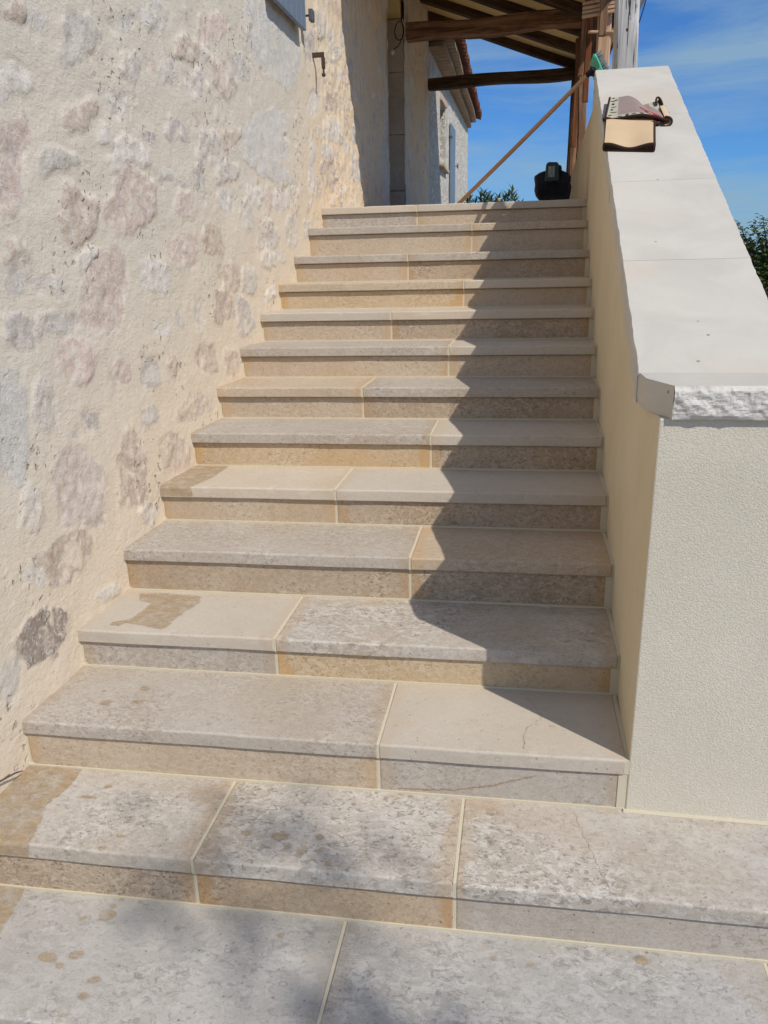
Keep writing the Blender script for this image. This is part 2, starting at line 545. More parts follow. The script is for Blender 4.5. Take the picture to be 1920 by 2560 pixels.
M['cloth_leaf'] = plain('pale_green_print_border', lin(176, 173, 154), 0.95, 0.1, var=0.10, vs_=20, bs=0.5, bsc=380)
M['print_dark'] = plain('dark_green_print', lin(74, 70, 58), 0.95, 0.1)
M['print_red'] = plain('red_print', lin(180, 54, 62), 0.9, 0.1, var=0.2, vs_=60)
M['print_white'] = plain('white_print', lin(226, 220, 212), 0.9, 0.1)
M['binding'] = plain('dark_brown_binding', lin(66, 52, 46), 0.95, 0.1, var=0.2, bs=0.6, bsc=300)

def leaf_mat(name, a, b):
    s = NT(name, 0.5, 0.4)
    oi = s.pos()
    c = s.mix(s.ramp(s.noise(oi, 9, 3), 0.35, 0.65), a, b)
    s.b.inputs['Transmission Weight'].default_value = 0.0
    s.col(c)
    tr = s.n('ShaderNodeBsdfTranslucent')
    s.l(c, tr.inputs['Color'])
    mx = s.n('ShaderNodeMixShader')
    mx.inputs[0].default_value = 0.3
    out = s.t.nodes['Material Output']
    s.l(s.b.outputs[0], mx.inputs[1]); s.l(tr.outputs[0], mx.inputs[2]); s.l(mx.outputs[0], out.inputs['Surface'])
    return s.m
M['leaf'] = leaf_mat('dark_green_leaf', (0.06, 0.11, 0.03), (0.17, 0.23, 0.07))
M['leaf2'] = leaf_mat('grey_green_leaf', (0.055, 0.09, 0.04), (0.13, 0.18, 0.085))
M['leaf3'] = leaf_mat('yellow_green_leaf', (0.14, 0.18, 0.05), (0.27, 0.28, 0.09))
M['bark'] = plain('grey_bark', (0.12, 0.09, 0.07), 0.95, 0.1, var=0.4, bs=0.9, bsc=50, bd=0.01)
M['soil'] = plain('dry_gravel_ground', (0.26, 0.22, 0.17), 0.95, 0.1, var=0.35, vs_=12, bs=0.9, bsc=60, bd=0.01)

# ------------------------------------------------------------------ layout numbers
RUN = 0.35397
TH = 0.0494
Z = [0.0, 0.165, 0.3365, 0.4862, 0.665, 0.8244, 0.9876, 1.1487, 1.3136, 1.4778, 1.6348, 1.8037, 1.9954, 2.1524]
def LX(y): return 0.2336 + 0.02345 * y          # face of the house wall
def WX(y): return 2.1063 + 0.0256 * y           # inner face of the parapet
def OV(k): return {0: .012, 1: .010, 2: .010, 3: .012, 4: .014, 5: .016, 6: .018}.get(k, .0215)   # nosing overhang
SK = 0.02512                                    # the steps are a touch out of square
def SY(k, x):
    base = k * RUN - SK * (2.12 - x)
    return base + (0.02 if k == 1 else 0.0)
LAND = Z[13]

# ------------------------------------------------------------------ ground
R = random.Random(5)
g = MB()
g.add([(-400, -400, -0.165), (400, -400, -0.165), (400, 400, -0.165), (-400, 400, -0.165)], [(0, 1, 2, 3)])
o = g.build('ground', M['soil'])
o['kind'] = 'structure'

# ------------------------------------------------------------------ staircase
stairs = thing('staircase', 'straight flight of limestone steps with pale grout, rising between the stone wall and the parapet', 'staircase', (1.2, 0.3, 0))

def stations(x0, x1):
    d = [0, 0.003, 0.012, 0.03, 0.055, 0.085, 0.12]
    L = x1 - x0
    a = [q for q in d if q < L / 2]
    mid = []
    x = 0.12 + 0.06
    while x < L - 0.15:
        mid.append(x)
        x += 0.026
    return [x0 + q for q in a] + [x0 + q for q in mid] + [x1 - q for q in reversed(a)]

def add_float_attr(me, name, vals):
    a = me.attributes.new(name, 'FLOAT', 'POINT')
    a.data.foreach_set('value', list(map(float, vals)))

def tread_slab(step, k, x0, x1, mat, depth, stains=(), ribbons=(), seed=0, off=0.0):
    xs = stations(x0, x1)
    z = Z[k]
    rr = random.Random(seed * 13 + k)
    ph = rr.uniform(0, 50)
    prof = []      # (dy, dz)
    r = 0.008
    prof.append((depth, -TH)); prof.append((0.004, -TH)); prof.append((0, -TH + 0.004))
    prof.append((0, -TH * 0.5)); prof.append((0, -r))
    for a in (22, 45, 68):
        prof.append((r - r * math.cos(rad(a)), -r + r * math.sin(rad(a))))
    prof.append((r, 0)); prof.append((0.05, 0)); prof.append((depth * 0.35, 0)); prof.append((depth * 0.65, 0)); prof.append((depth, 0))
    n = len(prof)
    V = []; E = []
    for i, x in enumerate(xs):
        de = min(x - x0, x1 - x)
        ins = 0.0025 if i in (0, len(xs) - 1) else 0
        w = (math.sin(x * 9 + ph) + math.sin(x * 23 + ph * 2) * 0.5) * 0.0009
        chip = rr.uniform(0, 0.0009) + (rr.uniform(0.001, 0.0035) if rr.random() < 0.09 else 0)
        for j, (dy, dz) in enumerate(prof):
            yy = SY(k, x) + dy + off
            if j < n - 1 and j > 0:
                yy += w + ins * (1 if dy < 0.02 else 0)
            zz = z + dz - (ins if dz > -0.004 else 0) + (ins if dz < -TH + 0.006 else 0) + (w * 0.5 if dz > -0.01 else 0)
            if 4 <= j <= 8:
                yy += chip * (0.8 if j < 6 else 0.5); zz -= chip * (0.3 if j < 6 else 0.9)
            xx = x + (0.0011 * math.sin(dy * 41 + ph * 3) + rr.uniform(-.0006, .0006) if i in (0, len(xs) - 1) else 0)
            V.append((xx, yy, zz))
            b = min(abs(dy - depth), 0.2)
            E.append(max(math.exp(-de / 0.05), 0.4 * math.exp(-b / 0.02)))
    F = []; fm = []
    for i in range(len(xs) - 1):
        for j in range(n):
            j2 = (j + 1) % n
            F.append((i * n + j, (i + 1) * n + j, (i + 1) * n + j2, i * n + j2)); fm.append(0)
    F.append(tuple(range(n))); fm.append(0)
    F.append(tuple(range((len(xs) - 1) * n, len(xs) * n))[::-1]); fm.append(0)
    # damp marks: films a fraction of a millimetre over the slab, wrapping down the nosing
    IN = [0.0] * len(V); RG = [0.0] * len(V)
    def on(x, s_):
        if s_ >= r:
            return (x, SY(k, x) + off + s_, z + 0.0016)
        a = (r - s_) / r
        if a < math.pi / 2:
            return (x, SY(k, x) + off + r - (r + 0.0016) * math.sin(a), z - r + (r + 0.0016) * math.cos(a))
        return (x, SY(k, x) + off - 0.0026, z - r - (a - math.pi / 2) * r)
    for si, s in enumerate(stains):
        if s[0] == 'b':
            _, cx, cy, rx, ry = s
            cs = cy - SY(k, cx) - off
            hx, m_ = 0.004, 0.006
            gx = np.arange(cx - rx - m_, cx + rx + m_, hx); gs = np.arange(cs - ry - m_, cs + ry + m_, hx)
            p1, p2 = rr.uniform(0, 6), rr.uniform(0, 6)
            def sd(x, s_):
                a = math.atan2((s_ - cs) / ry, (x - cx) / rx)
                return (1 + 0.10 * math.sin(2 * a + p1) + 0.06 * math.sin(3 * a + p2) - math.hypot((x - cx) / rx, (s_ - cs) / ry)) * min(rx, ry)
            rg = 0.006
        else:
            poly = [(x, y - SY(k, x) - off) for x, y in s[1]]
            x_ = [q[0] for q in poly]; y_ = [q[1] for q in poly]
            hx, m_ = 0.008, 0.02
            gx = np.arange(max(min(x_) - m_, x0), min(max(x_) + m_, x1), hx)
            gs = np.arange(max(min(y_) - m_, -0.038), min(max(y_) + m_, depth - 0.002), hx)
            def sd(x, s_):
                ins_ = False; dm = 9
                for q in range(len(poly)):
                    (ax, ay), (bx, by) = poly[q], poly[(q + 1) % len(poly)]
                    if (ay > s_) != (by > s_) and x < (bx - ax) * (s_ - ay) / (by - ay) + ax:
                        ins_ = not ins_
                    L2 = (bx - ax) ** 2 + (by - ay) ** 2 + 1e-12
                    t = max(0, min(1, ((x - ax) * (bx - ax) + (s_ - ay) * (by - ay)) / L2))
                    dm = min(dm, math.hypot(x - ax - t * (bx - ax), s_ - ay - t * (by - ay)))
                return dm if ins_ else -dm
            rg = 0.035
        b0 = len(V)
        for x in gx:
            for s_ in gs:
                P = on(x, s_)
                V.append((P[0], P[1], P[2] + 0.00015 * si)); E.append(0); IN.append(sd(x, s_)); RG.append(rg)
        nS = len(gs)
        for q in range(len(gx) - 1):
            for j in range(nS - 1):
                a = b0 + q * nS + j
                F.append((a, a + nS, a + nS + 1, a + 1)); fm.append(1)
    for pts, wd in ribbons:
        # hairline crack: very thin ribbon
        fine = []
        for q in range(len(pts) - 1):
            for u in range(8):
                t = u / 8
                fine.append((pts[q][0] * (1 - t) + pts[q + 1][0] * t + rr.uniform(-0.004, 0.004), pts[q][1] * (1 - t) + pts[q + 1][1] * t + rr.uniform(-0.003, 0.003)))
        fine.append(pts[-1])
        b0 = len(V)
        for x, y in fine:
            w = wd * rr.uniform(0.4, 1.2)
            V.append((x - w, y, z + 0.0026)); V.append((x + w, y, z + 0.0026)); E += [0, 0]; IN += [0, 0]; RG += [0, 0]
        for q in range(len(fine) - 1):
            a = b0 + 2 * q
            F.append((a, a + 1, a + 3, a + 2)); fm.append(2)
    o = mesh_obj('tread', V, F, [M[mat], M['wet'], M['brown']], step, fm=fm)
    add_float_attr(o.data, 'edge', E)
    add_float_attr(o.data, 'inside', IN)
    add_float_attr(o.data, 'ragged', RG)
    return o

def riser_slab(step, k, x0, x1, mat, round_l, round_r, seed=0, veins=()):
    z0 = Z[k - 1] + 0.007 if k > 0 else -0.165
    z1 = Z[k] - TH
    xs = stations(x0, x1)
    if round_l: xs = sorted(set(xs + [x0 + q for q in (0.004, 0.008, 0.018, 0.024)]))
    if round_r: xs = sorted(set(xs + [x1 - q for q in (0.004, 0.008, 0.018, 0.024)]))
    rr = 0.026
    V = []; E = []
    nz = 6
    for x in xs:
        lo = z0; hi = z1 - 0.004
        for fl, d in ((round_l, x - x0), (round_r, x1 - x)):
            if fl and d < rr:
                s_ = rr - math.sqrt(max(0, rr * rr - (rr - d) ** 2))
                lo = max(lo, z0 + s_)
                if round_r and fl is round_r:
                    hi = min(hi, z1 - s_ * 0.35)
        de = min(x - x0, x1 - x)
        yf = SY(k, x) + OV(k)
        ins = 0.0015 if x in (xs[0], xs[-1]) else 0
        for j in range(nz):
            t = j / (nz - 1)
            V.append((x, yf + ins, lo + (hi - lo) * t))
            E.append(max(math.exp(-de / 0.05), 0.28 * math.exp(-t * 5)))
        V.append((x, yf + 0.03, hi)); E.append(0)
        V.append((x, yf + 0.03, lo)); E.append(0)
    n = nz + 2
    F = []; fm = []
    for i in range(len(xs) - 1):
        for j in range(n):
            j2 = (j + 1) % n
            F.append((i * n + j, (i + 1) * n + j, (i + 1) * n + j2, i * n + j2)); fm.append(0)
    F.append(tuple(range(n))); F.append(tuple(range((len(xs) - 1) * n, len(xs) * n))[::-1]); fm += [0, 0]
    rnd = random.Random(seed)
    for pts, wd in veins:
        fine = []
        for q in range(len(pts) - 1):
            for u in range(10):
                t = u / 10
                fine.append((pts[q][0] * (1 - t) + pts[q + 1][0] * t, pts[q][2] * (1 - t) + pts[q + 1][2] * t + rnd.uniform(-0.002, 0.002)))
        b0 = len(V)
        for x, zz in fine:
            w = wd * rnd.uniform(0.2, 1.3)
            yy = SY(k, x) + OV(k) - 0.0015
            V.append((x, yy, zz - w)); V.append((x, yy, zz + w)); E += [0, 0]
        for q in range(len(fine) - 1):
            a = b0 + 2 * q
            F.append((a, a + 2, a + 3, a + 1)); fm.append(1)
    o = mesh_obj('riser', V, F, [M[mat], M['vein']], step, fm=fm)
    add_float_attr(o.data, 'edge', E)
    return o
M['vein'] = plain('rusty_vein', lin(166, 132, 102), 0.8, 0.2, var=0.2, vs_=60)

J = {13: [1.043], 12: [1.459], 11: [1.071], 10: [1.455], 9: [1.069], 8: [1.427], 7: [1.032], 6: [1.409],
     5: [1.047], 4: [1.407], 3: [0.984], 2: [1.403], 1: [0.945, 1.66, 2.75], 0: [1.365, 2.44]}
TM = {13: ['cream', 'white'], 12: ['grey', 'tan'], 11: ['grey', 'grey'], 10: ['tan', 'cream'], 9: ['white', 'cream'],
      8: ['grey', 'white'], 7: ['tan', 'grey'], 6: ['grey', 'white'], 5: ['cream', 'white'], 4: ['grey', 'tan'],
      3: ['white', 'mottled'], 2: ['grey', 'white'], 1: ['mottled', 'mottled', 'mottled', 'grey'], 0: ['blue', 'blue', 'blue']}
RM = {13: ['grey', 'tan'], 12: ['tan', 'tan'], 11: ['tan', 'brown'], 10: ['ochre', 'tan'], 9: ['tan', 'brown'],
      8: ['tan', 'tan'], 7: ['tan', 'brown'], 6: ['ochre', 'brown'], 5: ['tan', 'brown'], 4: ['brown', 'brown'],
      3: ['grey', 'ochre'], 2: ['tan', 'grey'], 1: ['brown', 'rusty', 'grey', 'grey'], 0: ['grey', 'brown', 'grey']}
drips0 = [(0.624, 0.134, 0.024, 0.016), (0.693, 0.151, 0.019, 0.013), (0.67, 0.115, 0.011, 0.007), (0.781, 0.089, 0.016, 0.01), (0.778, 0.043, 0.015, 0.009), (0.758, -0.012, 0.01, 0.006), (0.708, 0.284, 0.026, 0.018), (0.708, 0.314, 0.012, 0.009), (0.647, 0.264, 0.009, 0.006), (0.721, 0.34, 0.008, 0.006), (0.778, 0.339, 0.007, 0.005), (0.921, 0.27, 0.009, 0.006), (1.207, 0.286, 0.01, 0.007), (1.251, 0.305, 0.005, 0.004), (1.282, 0.307, 0.005, 0.004), (1.767, 0.3, 0.01, 0.007), (1.86, 0.296, 0.008, 0.006), (2.137, 0.35, 0.017, 0.013)]
drips1 = [(0.708, 0.401, 0.01, 0.008), (0.68, 0.35, 0.014, 0.008), (0.996, 0.489, 0.008, 0.007), (1.06, 0.465, 0.015, 0.013), (1.159, 0.464, 0.022, 0.018), (1.236, 0.42, 0.018, 0.015), (1.272, 0.477, 0.012, 0.011), (1.194, 0.428, 0.011, 0.009), (1.282, 0.424, 0.01, 0.008), (1.32, 0.38, 0.01, 0.008), (1.34, 0.393, 0.005, 0.004), (0.56, 0.602, 0.011, 0.01), (0.52, 0.545, 0.03, 0.006)]
drips2 = [(0.555, 0.902, 0.019, 0.014), (0.423, 0.868, 0.008, 0.006), (0.466, 0.8, 0.022, 0.015), (0.572, 0.82, 0.018, 0.012)]
patch3 = [(0.33, 1.35), (0.435, 1.365), (0.588, 1.351), (0.606, 1.291), (0.585, 1.214), (0.572, 1.122), (0.575, 1.068), (0.555, 1.056), (0.509, 1.066), (0.467, 1.08), (0.407, 1.092), (0.392, 1.062), (0.358, 1.063), (0.352, 1.09), (0.407, 1.117), (0.419, 1.194), (0.42, 1.268), (0.36, 1.283)]
patch1 = [(0.20, 0.72), (0.272, 0.72), (0.427, 0.72), (0.434, 0.625), (0.438, 0.578), (0.422, 0.516), (0.418, 0.48), (0.444, 0.43), (0.45, 0.39), (0.463, 0.365), (0.465, 0.25), (0.20, 0.25)]
patch0 = [(0.20, 0.40), (0.412, 0.40), (0.439, 0.26), (0.452, 0.18), (0.457, 0.105), (0.43, -0.1), (0.20, -0.1)]
patch5 = [(0.25, 2.12), (0.45, 2.12), (0.455, 1.92), (0.437, 1.80), (0.42, 1.742), (0.42, 1.65), (0.25, 1.65)]

for k in range(14):
    zc = Z[k]
    wide = k <= 1
    y_mid = k * RUN
    xl = LX(y_mid) - 0.01
    xr = 3.05 if wide else WX(y_mid)
    depth = (RUN + (0.041 if k == 0 else 0.02)) if k < 13 else 0.42
    # bedding: the mass under and behind the slabs; only its grout shows in the joints
    b = MB()
    def q8(x0, x1, ya, yb, z0, z1):
        f = lambda x, yy: (x, SY(k, x) + yy)
        P = [f(x0, ya), f(x1, ya), f(x1, yb), f(x0, yb)]
        b.hexa([(p[0], p[1], z0) for p in P] + [(p[0], p[1], z1) for p in P])
    q8(xl - 0.03, xr, 0.034, RUN + 0.10, (Z[k - 1] - TH - 0.01) if k else -0.165, zc - TH - 0.001)
    for x in J[k]:
        q8(x - 0.0045, x + 0.0045, 0.0016, depth, zc - TH + 0.001, zc - 0.0012)      # joint between treads
        if k:
            q8(x - 0.0045, x + 0.0045, OV(k) + 0.0013, 0.05, Z[k - 1], zc - TH)             # joint between risers
    if k:
        q8(xl, xr + 0.004, OV(k) - 0.0045, 0.05, Z[k - 1] - 0.004, Z[k - 1] + 0.007)                  # bead at the riser foot
        q8(xl - 0.01, xl + 0.034, OV(k) + 0.0025, 0.06, Z[k - 1], zc - TH)                    # mortar at the wall end
        if k > 1:
            q8(xr - 0.02, xr + 0.016, OV(k) - 0.002, 0.06, Z[k - 1] - 0.002, zc - TH - 0.0006)
            q8(xr - 0.007, xr + 0.012, 0.006, depth, zc - TH + 0.001, zc - 0.002)
    if k == 13:      # landing bed
        b.add([(xl - .03, SY(13, xl) + .42, zc - TH), (WX(10.9) + .5, SY(13, 2.3) + .42, zc - TH), (WX(10.9) + .5, 11.0, zc - TH), (LX(11) - .03, 11.0, zc - TH),
               (xl - .03, SY(13, xl) + .42, -0.165), (WX(10.9) + .5, SY(13, 2.3) + .42, -0.165), (WX(10.9) + .5, 11.0, -0.165), (LX(11) - .03, 11.0, -0.165)],
              [(0, 1, 2, 3), (7, 6, 5, 4), (4, 5, 1, 0), (5, 6, 2, 1), (6, 7, 3, 2), (7, 4, 0, 3)])
    step = b.build('step', M['grout'], stairs)
    ends = [xl - 0.005] + J[k] + [xr - (0.0 if wide else 0.003)]
    for i in range(len(ends) - 1):
        a = ends[i] + (0.0045 if i else 0)
        c = ends[i + 1] - (0.0045 if i < len(ends) - 2 else 0)
        st = []; rb = []
        if k == 0 and i == 0:
            st = [('b',) + d for d in drips0 if d[0] < 1.36] + [('n', patch0, 0, (0.245, 0.425))]
        if k == 0 and i == 1:
            st = [('b',) + d for d in drips0 if d[0] > 1.36]
        if k == 1 and i == 0:
            st = [('b',) + d for d in drips1 if d[0] < .94] + [('n', patch1, 0, (0.245, 0.462))]
        if k == 1 and i == 1:
            st = [('b',) + d for d in drips1 if d[0] > .95]
        if k == 1 and i == 2:
            rb = [([(1.983, 0.69), (2.002, 0.596), (2.023, 0.517), (2.04, 0.444), (2.058, 0.373)], 0.0006)]
        if k == 2 and i == 0:
            st = [('b',) + d for d in drips2]
        if k == 2 and i == 1:
            rb = [([(1.837, 1.03), (1.865, 0.973), (1.891, 0.899), (1.843, 0.837), (1.834, 0.772), (1.836, 0.725)], 0.0009)]
        if k == 3 and i == 0:
            st = [('p', patch3, 0)]
        if k == 5 and i == 0:
            st = [('n', patch5, 0, (0.30, 0.425))]
        tread_slab(step, k, a, c, TM[k][i], depth, st, rb, seed=i * 7 + 3)
        vn = []
        if k == 2 and i == 1:
            vn = [([(1.462, 0, 0.181), (1.542, 0, 0.184), (1.627, 0, 0.19), (1.698, 0, 0.205), (1.746, 0, 0.215), (1.787, 0, 0.232), (1.827, 0, 0.245), (1.877, 0, 0.263)], 0.0022)]
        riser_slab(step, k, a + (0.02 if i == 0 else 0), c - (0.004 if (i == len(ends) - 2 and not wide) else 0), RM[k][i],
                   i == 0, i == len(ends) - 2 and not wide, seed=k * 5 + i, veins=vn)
    if k == 13:      # paving of the landing
        y0 = SY(13, 2.2) + 0.428
        rows = 8
        for r_ in range(rows):
            ya = y0 + r_ * 0.75; yb = ya + 0.742
            cuts = [LX(ya) - 0.02, 0.95 if r_ % 2 else 1.3, 1.75 if r_ % 2 else 2.0, WX(yb) + 0.45]
            for i in range(3):
                pv = MB()
                pv.box(cuts[i] + 0.004, cuts[i + 1] - 0.004, ya, min(yb, 11.0), zc - TH, zc - 0.0005)
                pv.build('paving_slab', M[['cream', 'grey', 'white'][(r_ + i) % 3]], step)

# ------------------------------------------------------------------ parapet
PW = 0.415
par = thing('parapet_wall', 'cream rendered parapet with sloping white stone coping, right side of the stairs', 'wall', (2.33, 0.71, 0.165))
def coping_z(y): return 1.402 + 0.466 * (y - 0.95)
yf, ye, yl = 0.713, 3.93, 9.15
body = MB()
ct = 0.080
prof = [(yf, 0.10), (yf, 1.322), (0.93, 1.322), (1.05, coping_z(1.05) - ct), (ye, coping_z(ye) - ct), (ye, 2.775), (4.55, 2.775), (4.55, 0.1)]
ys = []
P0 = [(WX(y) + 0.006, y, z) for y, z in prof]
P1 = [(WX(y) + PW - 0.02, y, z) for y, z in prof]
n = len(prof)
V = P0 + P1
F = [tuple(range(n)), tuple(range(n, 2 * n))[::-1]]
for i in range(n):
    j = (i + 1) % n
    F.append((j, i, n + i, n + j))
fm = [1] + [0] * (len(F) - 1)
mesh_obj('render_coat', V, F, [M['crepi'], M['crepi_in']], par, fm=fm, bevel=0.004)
lw = MB()
lw.hexa([(WX(4.56) + 0.028, 4.552, 0.1), (WX(4.56) + PW, 4.552, 0.1), (WX(yl) + PW, yl, 0.1), (WX(yl) + 0.028, yl, 0.1),
         (WX(4.56) + 0.028, 4.552, 2.772), (WX(4.56) + PW, 4.552, 2.772), (WX(yl) + PW, yl, 2.772), (WX(yl) + 0.028, yl, 2.772)])
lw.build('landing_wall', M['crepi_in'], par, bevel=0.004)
gf = MB()
gf.tube([(WX(.7) + 0.0, yf - 0.002, 0.166), (WX(.7) + PW, yf - 0.002, 0.166)], 0.0065, 6)
gf.build('grout_fillet', M['grout'], par)

def coping_slab(y0, y1, seed):
    """sloping slab with slightly chipped long edges"""
    rr = random.Random(seed)
    n = max(4, int((y1 - y0) / 0.018))
    V = []; F = []
    cxs = [0, 0.0, 0.004, 0.05, 0.2, 0.37, 0.411, 0.415, 0.415]
    czs = [-ct, -0.006, 0, 0, 0, 0, 0, -0.006, -ct]
    m_ = len(cxs)
    for i in range(n + 1):
        y = y0 + (y1 - y0) * i / n
        jl = rr.uniform(-0.0012, 0.0012) + 0.0008 * math.sin(y * 31 + seed)
        jr = rr.uniform(-0.0012, 0.0012) + 0.0008 * math.sin(y * 27 + seed)
        jl2 = jl + rr.uniform(-0.003, 0.003)
        for j in range(m_):
            x = WX(y) - 0.024 + cxs[j]
            if j == 0: x += jl2
            if j in (1, 2): x += jl
            if j in (6, 7): x += jr
            if j == 8: x += jr
            V.append((x, y - (0.466 * (czs[j] if j in (0, 8) else 0)) * 0.0, coping_z(y) + czs[j]))
    for i in range(n):
        for j in range(m_ - 1):
            F.append((i * m_ + j, i * m_ + j + 1, (i + 1) * m_ + j + 1, (i + 1) * m_ + j))
        F.append((i * m_ + m_ - 1, i * m_, (i + 1) * m_, (i + 1) * m_ + m_ - 1))
    F.append(tuple(range(m_))[::-1]); F.append(tuple(range(n * m_, n * m_ + m_)))
    return mesh_obj('coping_slab', V, F, M['coping'], par)
for i, (a, b) in enumerate([(0.952, 1.597), (1.600, 2.278), (2.281, 3.10), (3.103, 3.95)]):
    coping_slab(a, b, i + 1)

# rock-faced cap stone at the foot of the coping
def cap_stone():
    x0, x1 = WX(.7) - 0.012, WX(.7) + 0.44
    y0, y1 = 0.695, 0.951
    z0, z1 = 1.322, 1.4045
    nx, ny, nz = 90, 26, 22
    V = []; F = []
    def rk(a, b, c):
        return float(fbm(np.array([a * 14 + 3]), np.array([b * 14 + c]), 5, 0.6)[0]) - 0.5
    # front face
    def grid(fn, nu, nv, flip=False):
        b0 = len(V)
        for i in range(nu + 1):
            for j in range(nv + 1):
                V.append(fn(i / nu, j / nv))
        for i in range(nu):
            for j in range(nv):
                a = b0 + i * (nv + 1) + j
                f = (a, a + nv + 1, a + nv + 2, a + 1)
                F.append(f[::-1] if flip else f)
    xc = x0 + 0.045          # the left corner is broken off at an angle
    def front(u, v):
        x = xc + (x1 - xc) * u; z = z0 + (z1 - z0) * v
        e = min(1, min(v, 1 - v) * 7) 
        d = -0.007 * e * (0.8 + 4.0 * rk(x * 1.1, z * 1.6, 0)) 
        return (x, y0 + 0.006 + d * (0.35 if v > .97 else 1), z)
    grid(front, nx, nz)
    def left(u, v):
        yb = y0 + 0.10
        if u < 0.55:
            t = u / 0.55; x = x0 + (xc - x0) * t; y = y1 + (yb - y1) * 0; 
        y = y1 + (y0 + 0.006 - y1) * u
        x = x0 + (xc - x0) * max(0, (u - 0.45) / 0.55)
        z = z0 + (z1 - z0) * v
        e = min(1, min(v, 1 - v) * 6) * min(1, (1 - u) * 8)
        return (x - 0.006 * e * (0.5 + 1.8 * rk(y, z, 9)), y, z - 0.0 * v)
    grid(left, 34, nz)
    def top(u, v):
        y = y0 + 0.006 + (y1 - y0 - 0.006) * v
        xl = x0 + (xc - x0) * max(0, ((y1 - y) / (y1 - y0) - 0.45) / 0.55)
        return (xl + (x1 - xl) * u, y, z1)
    grid(top, 20, 34)
    grid(lambda u, v: (top(u, v)[0], top(u, v)[1], z0), 20, 34, True)
    grid(lambda u, v: (x1, y0 + 0.006 + (y1 - y0 - 0.006) * u, z0 + (z1 - z0) * v), 4, 4)
    grid(lambda u, v: (x0 + (x1 - x0) * u, y1, z0 + (z1 - z0) * v), 4, 4, True)
    fm = []
    for f in F:
        fm.append(0 if all(abs(V[i][2] - z1) < 1e-6 for i in f) else (2 if max(V[i][0] for i in f) < xc + 1e-4 and min(V[i][1] for i in f) < y1 - .002 else 1))
    mesh_obj('cap_stone', V, F, [M['coping'], M['rock'], M['coping']], par, fm=fm)
cap_stone()

